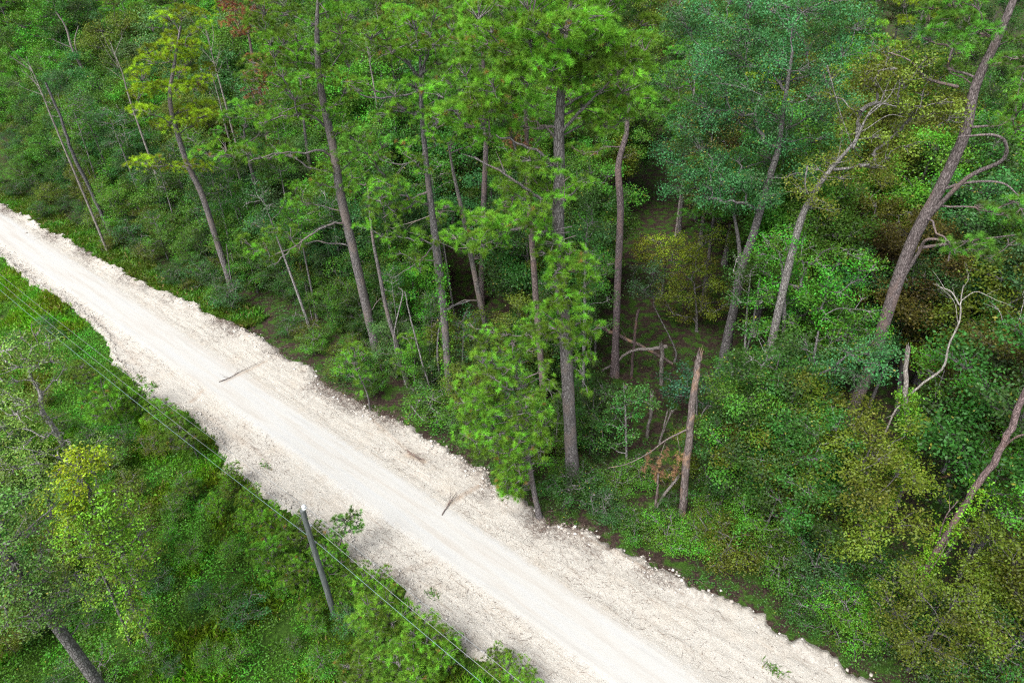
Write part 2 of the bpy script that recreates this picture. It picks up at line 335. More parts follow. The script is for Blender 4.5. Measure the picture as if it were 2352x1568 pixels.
def build_ground():
    M_G = ground_material()
    n = 90; xs = np.sign(np.linspace(-1, 1, n)) * np.abs(np.linspace(-1, 1, n)) ** 2.2 * 1500; X, Y = np.meshgrid(xs, xs + 40, indexing='ij')
    V = np.stack([X, Y, np.full_like(X, -0.02)], -1).reshape(-1, 3); i = np.arange(n - 1)[:, None] * n + np.arange(n - 1)[None]
    F = np.stack([i, i + n, i + n + 1, i + 1], -1).reshape(-1, 4)
    me = bpy.data.meshes.new('ground'); setmesh(me, V, F, 4); me.materials.append(M_G); tag(link('ground', me), 'dark leaf littered forest floor around the white road', 'ground', kind='structure')
    ss = np.concatenate([np.arange(-30, 45, 0.12), np.arange(45, 90, 0.25), np.arange(90, 240, 1.0)]); a = np.linspace(0, 1, 110)
    S = np.repeat(ss[:, None], 110, 1); l = loedge(ss)[:, None]; u = upedge(ss)[:, None]; T = l + (u - l) * a[None]
    Z = road_z(S, T); V = np.stack([S, T, Z], -1).reshape(-1, 3); k = 110
    i = np.arange(len(ss) - 1)[:, None] * k + np.arange(k - 1)[None]; F = np.stack([i, i + 1, i + k + 1, i + k], -1).reshape(-1, 4)
    eu = np.exp(-((u - T - 0.6) / 0.95) ** 2) * np.clip(fbm(S * 0.25, T * 0.3 + 4, 3) * 3.4 - 0.8, 0, 1); eu = np.maximum(eu, .9 * np.clip(1 - (u - T) / .7, 0, 1)); el = np.exp(-((T - l - 0.15) / 0.3) ** 2) * np.clip(fbm(S * 0.3 + 9, T, 3) * 4 - 1.6, 0, 1)
    stain = np.zeros_like(S)
    for (x0, y0, x1, y1, wd, am) in ((1108, 1112, 1030, 1160, .16, .9), (612, 832, 520, 880, .14, .7), (940, 1045, 975, 1062, .22, 1.0), (850, 960, 945, 1045, .10, .55), (1000, 1290, 880, 1330, .2, .35), (505, 1075, 520, 1095, .3, .9), (420, 960, 470, 1010, .2, .5), (465, 900, 440, 925, .15, .7), (540, 700, 700, 830, .14, .5), (1110, 1115, 1500, 1320, .10, .5), (450, 940, 620, 1060, .18, .35), (220, 730, 330, 850, .14, .35)):
        A, B = np.array(to_st(gp(x0, y0))), np.array(to_st(gp(x1, y1))); Q = np.stack([S, T], -1) - A; d = B - A; h = np.clip((Q @ d) / (d @ d), 0, 1)
        D = np.linalg.norm(Q - h[..., None] * d, axis=-1) + (fbm(S * 3, T * 3, 3) - .47) * .25; stain = np.maximum(stain, am * np.exp(-(np.maximum(D, 0) / wd) ** 2))
    me = bpy.data.meshes.new('road'); setmesh(me, V, F, 4, {'var': np.clip(eu + el, 0, 1).ravel(), 'stain': stain.ravel()}, True); me.materials.append(M_ROAD)
    o = link('road', me); o.rotation_euler = (0, 0, math.atan2(U[1], U[0])); o.scale = (1, -1, 1)
    tag(o, 'white crushed limestone road with smooth pale middle lane and rough cream shoulders', 'road', kind='structure')
build_ground()

# ================================================================== hero trees
def reg(base, *ells):
    """foliage pads: each (cx, cy, rx, ry, n, R, dspan, doff) an ellipse in the photograph, spread dspan metres deep around the tree's plane + doff"""
    out = []
    for e in ells:
        cx, cy, rx, ry, n, R = e[:6]; ds = e[6] if len(e) > 6 else 1.5; do = e[7] if len(e) > 7 else 0
        pts = []
        for i in range(n):
            best = None
            for k in range(6):
                a = rng.random() * 2 * PI; q = rng.random() ** 0.5; x, y, dd = cx + rx * q * math.cos(a), cy + ry * q * math.sin(a), do + rng.uniform(-1, 1) * ds * math.sqrt(1 - q * q * 0.8)
                p = onplane(x, y, base, dd); dm = min([np.linalg.norm(p - z) for z in pts] or [9])
                if best is None or dm > best[0]: best = (dm, p)
            pts.append(best[1]); out.append((best[1], R * rng.uniform(0.75, 1.25)))
    return [c for c in out if c[0][2] > 0.4]
def pth(base, *pts): return [base - np.array([0, 0, 0.1])] + [onplane(p[0], p[1], base, p[2] if len(p) > 2 else 0) for p in pts]
PG = (0.140, 0.315, 0.022)      # pine green
PY = (0.25, 0.37, 0.012)       # yellower pine green
PD = (0.105, 0.26, 0.026)

def ivy(tree, path, r, n, color):
    fb = Buf(4); Q = catmull(path, 8); b = Q[0]
    i = (len(Q) - 1) * rng.random(n) ** 1.2; k = np.minimum(i.astype(int), len(Q) - 2); C = Q[k] + (Q[k + 1] - Q[k]) * (i - k)[:, None] + norm(rng.normal(size=(n, 3)) * [1, 1, .1]) * (r * rng.uniform(.8, 1.5, (n, 1)))
    leaves(fb, C, 14, .12, .14, clu=rng.random(n), up=.5); link('ivy', fb.mesh('ivy', M_LEAF, False, tree.location), tree, (0, 0, 0), color)
def bare_limbs(b, *L):
    def f(lb):
        for P, r in L:
            Q = catmull([onplane(x, y, b, -0.45 * i) for i, (x, y) in enumerate(P)], 5); Q[2:-1] += rng.normal(size=(len(Q) - 3, 3)) * .03; tube(lb, Q, np.linspace(r, r * 0.3, len(Q)), 7)
            for k in range(len(P)):
                i = rng.integers(len(Q) // 3, len(Q) - 1); d = norm(Q[-1] - Q[0]) * .6 + runit(1)[0] * .8; l = rng.uniform(.5, 1.1); tube(lb, [Q[i], Q[i] + d * l * .5 + [0, 0, .06], Q[i] + d * l], [r * .35, r * .22, .006], 5)
    return [f]
def hero_pines():
    b = gp(533, 672)
    make_tree('pine_tree', 'pine', 'tall leaning pine with yellow green crown, leftmost of the tall roadside pines', pth(b, (523, 630), (500, 560), (465, 450), (430, 375), (400, 280), (390, 220), (400, 150), (415, 60)), 0.30, 0.07,
              reg(b, (415, 75, 60, 50, 9, 0.85), (390, 150, 90, 60, 16, 0.95, 2.2), (405, 240, 110, 55, 18, 0.95, 2.4), (330, 375, 45, 14, 4, 0.8, 1), (420, 380, 60, 16, 4, 0.8, 1)), 'pine', PY, start=0.35)
    b = gp(872, 822)
    make_tree('pine_tree', 'pine', 'tall straight pine with long level lower limbs reaching left', pth(b, (850, 740), (822, 620), (785, 460), (765, 340), (740, 220), (730, 140), (728, 60), (730, 0)), 0.37, 0.08,
              reg(b, (700, 40, 120, 90, 24, 0.9, 2.4), (690, 160, 130, 60, 18, 0.9, 2.4), (610, 260, 110, 28, 11, 0.75, 1.5), (560, 350, 110, 22, 10, 0.75, 1.2), (780, 400, 60, 50, 6, 0.8, 1.2), (620, 555, 70, 40, 7, 0.65, 1, -1), (780, 265, 50, 50, 6, .7), (690, 440, 60, 30, 5, .7), (840, 350, 60, 30, 5, .7)), 'pine', PG, start=0.3, extra=bare_limbs(b, ([(766, 362), (735, 345), (690, 352), (640, 352), (570, 372)], .09), ([(745, 290), (720, 268), (660, 266), (590, 285)], .08), ([(803, 520), (770, 512), (720, 535), (660, 580), (630, 610)], .09), ([(848, 720), (870, 690), (890, 680)], .04), ([(735, 250), (700, 240), (640, 262)], .06), ([(745, 180), (790, 110), (800, 60)], .05)))
    b = gp(1040, 945)
    make_tree('pine_tree', 'pine', 'pine with ivy streaked lower trunk, left of a slimmer forked pine', pth(b, (1030, 860), (1018, 700), (1008, 600), (990, 470), (980, 380), (968, 260), (965, 130)), 0.27, 0.07,
              reg(b, (960, 80, 110, 60, 18, 0.85, 2.2), (900, 100, 60, 40, 8, .8, 1.5), (1000, 200, 100, 50, 8, 0.7, 2), (850, 195, 60, 22, 6, 0.6, 1), (960, 270, 100, 35, 8, 0.6, 1.5, -1), (960, 360, 60, 40, 6, 0.5, 1, -1), (900, 450, 60, 50, 7, 0.45, 1, -1), (890, 430, 40, 25, 6, .5, .6, -1.5), (900, 500, 70, 60, 10, 0.55, 1, -1), (960, 590, 60, 40, 6, 0.5, 1, -1)), 'pine', PG, start=0.4, bcol=(0.95, 0.98, 1), extra=bare_limbs(b, ([(978, 350), (950, 372), (915, 378), (870, 365)], .07), ([(985, 440), (950, 455), (915, 480), (880, 500)], .07), ([(966, 180), (930, 140), (890, 120)], .07), ([(966, 180), (985, 120), (1020, 80)], .07), ([(965, 210), (920, 220), (850, 225), (800, 195)], .07), ([(1000, 560), (960, 600), (900, 640)], .05))); ivy(ALL[-1], pth(b, (1030, 860), (1018, 700), (1008, 600)), .27, 260, (0.09, 0.28, 0.015))
    b = gp(1025, 810)
    make_tree('pine_tree', 'pine', 'dark straight pine trunk close behind the ivy streaked pine', pth(b, (1015, 740), (1003, 600), (985, 430), (975, 330), (970, 200), (985, 90)), 0.26, 0.08,
              reg(b, (1010, 80, 70, 70, 12, .9, 2), (1060, 190, 70, 60, 10, .8, 2)), 'pine', PD, start=0.55, bcol=(0.8, 0.8, 0.85))
    b = gp(1140, 860)
    make_tree('pine_tree', 'pine', 'slim forked pine whose trunk bends left above a bright green needle clump', pth(b, (1125, 790), (1100, 680), (1080, 580), (1060, 480), (1042, 400), (1030, 330)), 0.22, 0.06,
              reg(b, (1060, 290, 90, 60, 14, .7, 1.8), (1060, 500, 80, 40, 9, .6, 1.5, -1), (1010, 530, 50, 30, 4, .55, 1, -1), (1100, 560, 60, 30, 5, .55, 1)), 'pine', PG, start=0.35, bcol=(1.15, 1.15, 1.1), extra=bare_limbs(b, ([(1100, 690), (1060, 692), (1020, 720), (985, 760)], .05), ([(1062, 486), (1020, 485), (960, 505), (900, 525)], .06)))
    b = gp(1105, 700)
    make_tree('pine_tree', 'pine', 'reddish barked pine standing deep behind the forked pine', pth(b, (1108, 560), (1112, 440), (1116, 330), (1112, 200), (1105, 60)), 0.27, 0.09,
              reg(b, (1100, 60, 80, 80, 14, 1.0, 2.5), (1080, 180, 90, 50, 10, .9, 2)), 'pine', PD, start=0.6, bcol=(0.95, 0.86, 0.86))
    b = gp(1255, 975)
    make_tree('pine_tree', 'pine', 'slim pine with a rust brown dead spray high on its peeling trunk', pth(b, (1245, 860), (1235, 740), (1225, 600), (1214, 450), (1210, 330), (1208, 200)), 0.23, 0.08,
              reg(b, (1190, 190, 80, 60, 12, .75, 2), (1210, 480, 60, 60, 10, .55, 1.2, -.5)), 'pine', PG, start=0.4, bcol=(1.1, 0.95, 0.9))
    fb = Buf(3)
    for i in range(26):
        c = onplane(1190 + rng.normal() * 13, 335 + rng.normal() * 18, b, rng.normal() * .3); tufts(fb, c + rng.normal(size=(6, 3)) * .12, np.tile([0, 0, -1.0], (6, 1)), .24, 22, .018, rng.random(6))
    link('dead_needles', fb.mesh('dead_needles', M_NEEDLE, False, b), ALL[-1], (0, 0, 0), (0.20, 0.085, 0.05))
    b = gp(1318, 1112)
    make_tree('pine_tree', 'pine', 'tallest thick pine in the centre with a great spreading crown', pth(b, (1310, 1000), (1300, 800), (1288, 650), (1282, 500), (1285, 400), (1284, 300), (1290, 200), (1300, 110), (1310, 0)), 0.38, 0.10,
              reg(b, (1290, 40, 210, 110, 50, 0.8, 3.2), (1180, 130, 130, 80, 22, 0.75, 2.5, -.5), (1080, 240, 100, 55, 14, 0.65, 1.5, -1), (1410, 180, 80, 80, 14, .7, 2), (1150, 260, 70, 60, 10, .65, 1.5), (1360, 120, 80, 60, 12, .7, 2), (1190, 400, 80, 50, 12, .6, 1.2, -.5), (1180, 500, 80, 40, 11, .55, 1.2, -1.5), (1100, 540, 70, 40, 9, .5, 1, -1.5), (1300, 430, 50, 40, 5, .5, 1, -1), (1380, 260, 60, 40, 6, .6, 1),
                  (1310, 630, 55, 60, 16, 0.55, .9, -.9), (1285, 740, 85, 50, 17, 0.55, 1.2, -1), (1360, 740, 30, 30, 3, .45, .6), (1345, 860, 20, 50, 4, .4, .6)), 'pine', PG, start=0.22, r_tip=0.018, dens=1.4, extra=bare_limbs(b, ([(1284, 500), (1255, 465), (1215, 440), (1160, 400), (1090, 360)], .11), ([(1282, 400), (1240, 350), (1190, 330), (1140, 310)], .09), ([(1286, 470), (1320, 440), (1350, 420)], .06), ([(1284, 310), (1330, 260), (1390, 200), (1450, 140)], .09), ([(1288, 250), (1330, 225), (1400, 200)], .07), ([(1284, 330), (1250, 290), (1200, 270)], .07), ([(1310, 700), (1290, 670)], .08), ([(1302, 930), (1270, 880), (1240, 870), (1190, 890)], .06)))
    b = gp(1412, 862)
    make_tree('pine_tree', 'pine', 'bare kinked pine trunk with a small tilted crown beside the dark gap', pth(b, (1415, 760), (1420, 620), (1425, 480), (1420, 400), (1424, 360), (1438, 310), (1442, 265), (1455, 200)), 0.27, 0.10,
              reg(b, (1440, 190, 65, 50, 12, 0.8, 1.8), (1470, 130, 45, 40, 6, .8, 1.5), (1370, 270, 60, 25, 6, .65, 1.2), (1350, 350, 45, 20, 4, .6, 1)), 'pine', PG, start=0.7, bcol=(1.1, 0.95, 0.98))
    b = gp(1905, 1045)
    def limbs_r(lb):
        for P, r in (([(2070, 645), (2110, 580), (2130, 550), (2180, 560), (2178, 600)], .11), ([(2110, 570), (2180, 560), (2250, 550), (2330, 540)], .10), ([(2130, 500), (2220, 410), (2300, 370), (2310, 330), (2280, 310), (2200, 315)], .13), ([(2150, 440), (2220, 420), (2300, 420), (2340, 450)], .09), ([(2200, 200), (2130, 180), (2090, 140), (2040, 120)], .08)):
            Q = catmull([onplane(x, y, b, -0.4 * i) for i, (x, y) in enumerate(P)], 5); tube(lb, Q, np.linspace(r, r * 0.3, len(Q)), 7)
    make_tree('pine_tree', 'pine', 'big thick red brown pine leaning right with bent bare limbs', pth(b, (1945, 960), (1990, 865), (2060, 650), (2100, 545), (2160, 430), (2215, 310), (2240, 200), (2290, 90), (2345, -40)), 0.37, 0.14,
              reg(b, (2200, 40, 90, 50, 11, 0.6, 2, .5), (2335, 170, 40, 80, 9, .6, 1.5), (2150, 110, 80, 50, 8, .6, 2, .5), (2270, 570, 90, 26, 7, 0.55, 1.2, -1), (2300, 480, 70, 30, 6, .55, 1, -1), (2330, 260, 50, 50, 6, .6, 1), (2170, 30, 60, 40, 5, .6, 1.5, 1)), 'pine', PD, start=0.5, bcol=(0.95, 0.86, 0.86), extra=[limbs_r])
    b = gp(620, 600)
    make_tree('pine_tree', 'pine', 'rough barked pine half hidden between the left pine and the long limbed pine', pth(b, (612, 540), (595, 450), (575, 380), (560, 300)), 0.26, 0.1,
              reg(b, (560, 290, 70, 40, 10, .9, 2), (600, 200, 60, 50, 8, .9, 2), (560, 420, 60, 30, 6, .8, 1, -1)), 'pine', PD, start=0.5)
    b = gp(640, 490)
    make_tree('pine_tree', 'dead pine', 'dying pine with rust brown needles and orange scarred trunk at upper left', pth(b, (625, 380), (600, 230), (580, 130), (565, 40)), 0.28, 0.08,
              reg(b, (560, 30, 45, 60, 20, .8, 1.5, -3), (590, 190, 30, 70, 12, .7, 1, -3), (620, 340, 40, 30, 8, .6, 1, -3)), 'pine', (0.26, 0.10, 0.05), start=0.4, barkm=M_RAW, dens=0.8)
    b = gp(745, 560)
    make_tree('pine_tree', 'pine', 'dark slim pine trunk just left of the long limbed pine', pth(b, (735, 500), (715, 400), (700, 300), (690, 180)), 0.22, 0.08,
              reg(b, (690, 200, 60, 60, 8, .9, 2)), 'pine', PD, start=0.6)
    b = gp(935, 880)
    make_tree('pine_tree', 'pine', 'thin pine with few needles, between long limbed and ivy streaked pines', pth(b, (915, 800), (890, 720), (870, 620), (855, 540), (845, 430)), 0.17, 0.06,
              reg(b, (850, 420, 40, 50, 5, .6, 1), (830, 330, 60, 40, 6, .8, 1)), 'pine', PD, start=0.7)
    b = gp(1240, 1190)
    make_tree('pine_tree', 'pine', 'low drooping pine with dense bright needles hanging over the road edge', pth(b, (1225, 1120), (1205, 1000), (1190, 900), (1180, 820), (1175, 770)), 0.16, 0.04,
              reg(b, (1172, 1090, 35, 55, 12, .44, .7, -.8), (1150, 970, 105, 80, 54, 0.5, 1.4, -.8), (1120, 870, 70, 60, 22, .48, 1.2, -.6), (1190, 790, 50, 30, 6, .45, .8, -.5), (1215, 880, 55, 55, 16, .47, 1.1), (1140, 830, 55, 40, 6, .42, 1), (1110, 1000, 40, 50, 8, .42, .8), (1095, 770, 35, 30, 4, .4, .8), (1235, 800, 30, 30, 3, .4, .8)), 'pine', PG, start=0.05, flat=0.7)
    for q, lab, els in (((960, 905), 'small pine with drooping clumps leaning over the road edge below the thin pine', [(955, 790, 38, 30, 7, .42, .7), (920, 830, 22, 30, 4, .4, .6), (960, 870, 20, 25, 2, .35, .4)]),
                        ((850, 940), 'small bright pine at the road edge under the long limbed pine', [(805, 830, 38, 40, 9, .45, .8), (820, 880, 30, 30, 5, .4, .6)])):
        b = gp(*q); make_tree('pine_tree', 'pine', lab, pth(b, (q[0] - 8, q[1] - 40), (els[0][0], els[0][1] - 10)), 0.07, 0.02, reg(b, *els), 'pine', PG, start=0.1, flat=0.7)
hero_pines()

TEAL = (0.048, 0.165, 0.042); MID = (0.070, 0.23, 0.012); DARK = (0.030, 0.115, 0.014); OLIVE = (0.125, 0.18, 0.008); YEL = (0.24, 0.27, 0.015); PALE = (0.10, 0.21, 0.05); BRN = (0.12, 0.115, 0.014)
def hero_broad():
    b = gp(1655, 870)
    make_tree('oak_tree', 'tree', 'large teal green oak with two dark stems right of the dark gap', pth(b, (1668, 790), (1690, 690), (1702, 620), (1730, 540), (1760, 430), (1785, 350), (1800, 250), (1820, 120)), 0.36, 0.08,
              reg(b, (1760, 60, 230, 90, 34, 1.3, 3.5, 3), (1740, 200, 220, 80, 34, 1.2, 3.5, 2), (1640, 330, 130, 90, 22, 1.1, 3, 1), (1700, 430, 90, 50, 14, .9, 2, -1), (1580, 430, 60, 30, 6, .8, 1), (1860, 330, 110, 80, 14, 1.0, 3, 2)), 'leaf', TEAL, start=0.35)
    b = gp(1668, 850)
    make_tree('oak_tree', 'tree', 'pale forked oak stem hung with moss in front of the large teal oak', pth(b, (1685, 720), (1698, 640), (1697, 560), (1685, 490)), 0.22, 0.09,
              reg(b, (1690, 440, 60, 40, 7, .8, 1.5, -1)), 'leaf', TEAL, start=0.8, bcol=(1.2, 1.2, 1.2))
    b = gp(1700, 1010)
    def whites(lb):
        for P, r in (([(1960, 340), (1990, 270), (2020, 240), (2060, 245)], .06), ([(1990, 270), (2040, 225), (2060, 190)], .04), ([(2020, 240), (2045, 180)], .03), ([(1985, 300), (2040, 265), (2080, 270)], .03), ([(1900, 150), (1930, 260), (1960, 340)], .03), ([(2030, 210), (2080, 200)], .02), ([(2035, 225), (2010, 180)], .02), ([(1855, 380), (1850, 430), (1880, 480)], .05)):
            Q = catmull([onplane(x, y, b, -0.8) for x, y in P], 4); tube(lb, Q, np.linspace(r, r * 0.35, len(Q)), 5)
    t = make_tree('oak_tree', 'tree', 'yellow green oak with bleached bare twigs sticking out of its crown', pth(b, (1760, 830), (1800, 660), (1835, 520), (1860, 460), (1900, 400), (1960, 330)), 0.26, 0.07,
              reg(b, (2060, 170, 85, 70, 22, .75, 2, 1), (2160, 250, 70, 45, 16, .7, 1.6, 1), (1960, 200, 60, 60, 6, .6, 1.5, 1), (2000, 330, 110, 60, 16, .75, 2, 1), (1900, 430, 70, 60, 9, .7, 1.5)), 'leaf', (0.13, 0.17, 0.015), start=0.5, bcol=(1.35, 1.35, 1.3), extra=[whites])
    b = gp(1780, 1010)
    make_tree('broadleaf_tree', 'tree', 'bushy bright green broadleaf tree below the yellow green oak', pth(b, (1785, 900), (1800, 760), (1800, 650), (1790, 580)), 0.15, 0.05,
              reg(b, (1800, 600, 70, 70, 16, .65, 1.5), (1860, 750, 90, 120, 26, .75, 2), (1760, 740, 50, 70, 9, .6, 1), (1950, 620, 90, 60, 14, .7, 2), (1990, 760, 60, 60, 9, .7, 1.5)), 'leaf', MID, start=0.2, bcol=(1.3, 1.3, 1.3))
    b = gp(1850, 1120)
    make_tree('broadleaf_tree', 'tree', 'dark teal broadleaf tree filling the space left of the big leaning pine', pth(b, (1850, 1000), (1865, 850), (1880, 760)), 0.14, 0.05,
              reg(b, (1850, 880, 90, 90, 22, .7, 1.8), (1760, 960, 60, 90, 16, .6, 1.3), (1985, 830, 80, 45, 14, .6, 1.2, -3), (1870, 1020, 60, 60, 8, .6, 1)), 'leaf', TEAL, start=0.15)
    b = gp(2060, 950)
    make_tree('broadleaf_tree', 'tree', 'green broadleaf tree behind the leaning pine below its first bent limb', pth(b, (2070, 850), (2090, 700), (2100, 600)), 0.16, 0.05,
              reg(b, (2010, 700, 80, 60, 12, .8, 1.5), (2150, 650, 70, 60, 12, .8, 1.5), (2140, 760, 70, 60, 12, .8, 1.5)), 'leaf', (0.045, 0.10, 0.02), start=0.2)
    b = gp(2050, 560)
    make_tree('broadleaf_tree', 'tree', 'round green broadleaf crown behind the leaning pine at mid trunk', pth(b, (2060, 520), (2060, 470), (2050, 430)), 0.16, 0.05,
              reg(b, (2030, 480, 110, 60, 20, .9, 1.5)), 'leaf', MID, start=0.2)
    # slim green trees beside the big centre pine
    b = gp(1337, 1000)
    make_tree('broadleaf_tree', 'tree', 'slim pale stemmed tree with fresh green leaves right of the tallest pine', pth(b, (1340, 880), (1343, 700), (1345, 580), (1350, 520)), 0.12, 0.04,
              reg(b, (1350, 500, 35, 50, 9, .55, .9), (1365, 600, 40, 60, 9, .5, .9), (1370, 720, 40, 70, 9, .5, 1), (1330, 820, 30, 60, 6, .45, .8)), 'leaf', (0.06, 0.17, 0.025), start=0.3, bcol=(1.6, 1.6, 1.6), twig_r=0.012)
    b = gp(1440, 1080)
    make_tree('broadleaf_tree', 'tree', 'bright green young tree in front of the broken posts', pth(b, (1438, 1000), (1436, 930), (1432, 880)), 0.08, 0.03,
              reg(b, (1440, 920, 65, 35, 12, .5, 1), (1420, 980, 45, 50, 9, .45, .8), (1480, 910, 40, 20, 4, .4, .6)), 'leaf', (0.06, 0.19, 0.03), start=0.2, bcol=(1.4, 1.4, 1.4), twig_r=.01)
    b = gp(1600, 1010)
    make_tree('broadleaf_tree', 'tree', 'blue green leafy tree wrapped round the broken upright snag', pth(b, (1600, 960), (1600, 900), (1595, 870)), 0.08, 0.03,
              reg(b, (1560, 880, 45, 45, 10, .55, .8, 1), (1640, 900, 60, 50, 12, .55, 1, 1), (1700, 870, 50, 50, 8, .5, 1, 1.5)), 'leaf', (0.035, 0.12, 0.05), start=0.15, L=0.17, twig_r=.01)
    b = gp(1520, 680)
    make_tree('broadleaf_tree', 'tree', 'lemon yellow leafed small tree in the forest gap', pth(b, (1525, 640), (1530, 600)), 0.10, 0.04,
              reg(b, (1530, 575, 75, 38, 24, .7, 1.2, -1), (1600, 600, 45, 25, 9, .6, 1, -1)), 'leaf', (0.24, 0.30, 0.012), start=0.1, flat=0.35)
    b = gp(1600, 760)
    make_tree('broadleaf_tree', 'tree', 'spreading olive green understory tree in the forest gap', pth(b, (1600, 720), (1595, 650)), 0.12, 0.04,
              reg(b, (1595, 670, 95, 60, 30, .75, 2), (1560, 740, 50, 40, 8, .7, 1), (1640, 560, 50, 40, 6, .7, 1)), 'leaf', (0.15, 0.19, 0.012), start=0.1, flat=0.4)
    b = gp(1550, 830)
    make_tree('broadleaf_tree', 'tree', 'dull green round shrubby tree below the lemon yellow one', pth(b, (1550, 800), (1500, 700)), 0.09, 0.03,
              reg(b, (1480, 640, 35, 40, 8, .7, 1)), 'leaf', (0.045, 0.09, 0.03), start=0.1)
    # ivy pillar and road-edge trees
    b = gp(1065, 930)
    make_tree('broadleaf_tree', 'tree', 'column of ivy leaves beside the ivy streaked pine', pth(b, (1062, 850), (1065, 760)), 0.08, 0.04,
              reg(b, (1065, 760, 30, 50, 8, .5, .6), (1070, 860, 28, 60, 8, .5, .6)), 'leaf', (0.03, 0.12, 0.025), start=0.1, L=.11, flat=.8)
    # left of the road
    b = gp(330, 1360)
    make_tree('oak_tree', 'tree', 'pale leafed oak with twisting grey top at the left edge', pth(b, (250, 1220), (180, 1090), (133, 998), (96, 942), (92, 900), (70, 865), (66, 820)), 0.14, 0.05,
              reg(b, (60, 800, 70, 45, 12, .5, 1.2), (110, 850, 50, 35, 7, .45, 1), (30, 900, 60, 60, 14, .5, 1.2), (60, 970, 90, 50, 15, .5, 1.2), (70, 1060, 110, 50, 20, .5, 1.2, -.6), (190, 1050, 60, 45, 12, .45, 1, -.6), (150, 1110, 90, 40, 12, .45, 1, -.8)), 'leaf', (0.16, 0.26, 0.04), start=0.35, bcol=(2.2, 2.2, 2.2), L=0.11, dens=1.1)
    b = gp(350, 1480)
    make_tree('broadleaf_tree', 'tree', 'yellow green maple like tree with lemon yellow sprays left of the pole', pth(b, (310, 1400), (270, 1300), (240, 1200), (200, 1110)), 0.15, 0.04,
              reg(b, (260, 1170, 75, 50, 18, .45, 1, -.5), (290, 1260, 85, 60, 24, .45, 1.1, -.5), (190, 1230, 70, 60, 18, .45, 1, -.5), (240, 1340, 95, 50, 18, .45, 1, -.6), (305, 1420, 50, 40, 10, .42, .8, -.8)), 'leaf', (0.17, 0.33, 0.02), start=0.25, L=0.13)
    b = gp(300, 1475)
    make_tree('sapling', 'tree', 'lemon yellow leafed sapling crown among the left roadside trees', pth(b, (250, 1350), (200, 1230), (190, 1110), (190, 1060)), 0.07, 0.02,
              reg(b, (200, 1055, 42, 22, 10, .38, .5, -1.2), (150, 1140, 48, 38, 14, .42, .7, -1.2), (175, 1185, 40, 25, 7, .38, .5, -1.2), (150, 1090, 20, 20, 2, .3, .4, -1.2)), 'leaf', (0.30, 0.42, 0.012), start=0.4, L=0.13)
    b = gp(310, 1686)
    make_tree('oak_tree', 'tree', 'big grey green oak with thick lichen spotted trunk in the bottom left corner', pth(b, (225, 1568), (140, 1450), (70, 1355), (10, 1270), (-20, 1200)), 0.25, 0.11,
              reg(b, (60, 1180, 90, 70, 22, .47, 1.2, -.5), (40, 1290, 90, 60, 22, .47, 1.2, -.6), (110, 1360, 100, 60, 26, .47, 1.2, -.8), (60, 1410, 80, 45, 14, .44, 1, -.8), (190, 1420, 50, 25, 6, .4, .7, -.6)), 'leaf', (0.10, 0.20, 0.03), start=0.35, L=0.10, dens=1.1)
hero_broad()

# ================================================================== broken and dead wood
def wood(name, cat, label, tubes, mat=None, col=WHITE, splinter=True, kids=None):
    """one dead thing: the first tube is its own mesh, further tubes are its broken branches"""
    base = np.asarray(tubes[0][0][0], float); mat = mat or M_DEAD
    tb = Buf(4); Q = catmull(tubes[0][0], 5); r = tubes[0][1]; Q[1:-1] += rng.normal(size=(len(Q) - 2, 3)) * min(.03, r[1] * .3); tube(tb, Q, np.linspace(r[0], r[1], len(Q)), 9, 0.16)
    if splinter:
        e = Q[-1]; d = norm(Q[-1] - Q[-3]); sd_ = norm(np.cross(d, [0.3, 1, 0.2])); s2 = np.cross(d, sd_)
        for k in range(7):
            a = k * 0.9; o = (sd_ * math.cos(a) + s2 * math.sin(a)) * r[1] * 0.75; h = rng.uniform(1.0, 4.5) * r[1]
            tube(tb, [e + o * 1.0 - d * r[1], e + o, e + o * 1.15 + d * h], [r[1] * 0.42, r[1] * 0.3, 0.004], 4)
    o = link(name, tb.mesh(name, mat, True, base), None, base, col); tag(o, label, cat)
    for P, r in tubes[1:]:
        lb = Buf(4); Q = catmull(P, 5); tube(lb, Q, np.linspace(r[0], r[1], len(Q)), 6, 0.1)
        n = len(Q)
        for k in range(3):
            i = rng.integers(n // 3, n); dd = runit(1)[0] * 0.5 + norm(Q[-1] - Q[0]); tube(lb, [Q[i], Q[i] + dd * 0.35 + [0, 0, .03], Q[i] + dd * 0.7], [r[1] * .8, r[1] * .5, .004], 4)
        link('branch', lb.mesh('branch', mat, True, base), o, (0, 0, 0), col)
    for f in (kids or []): f(o, base)
    return o
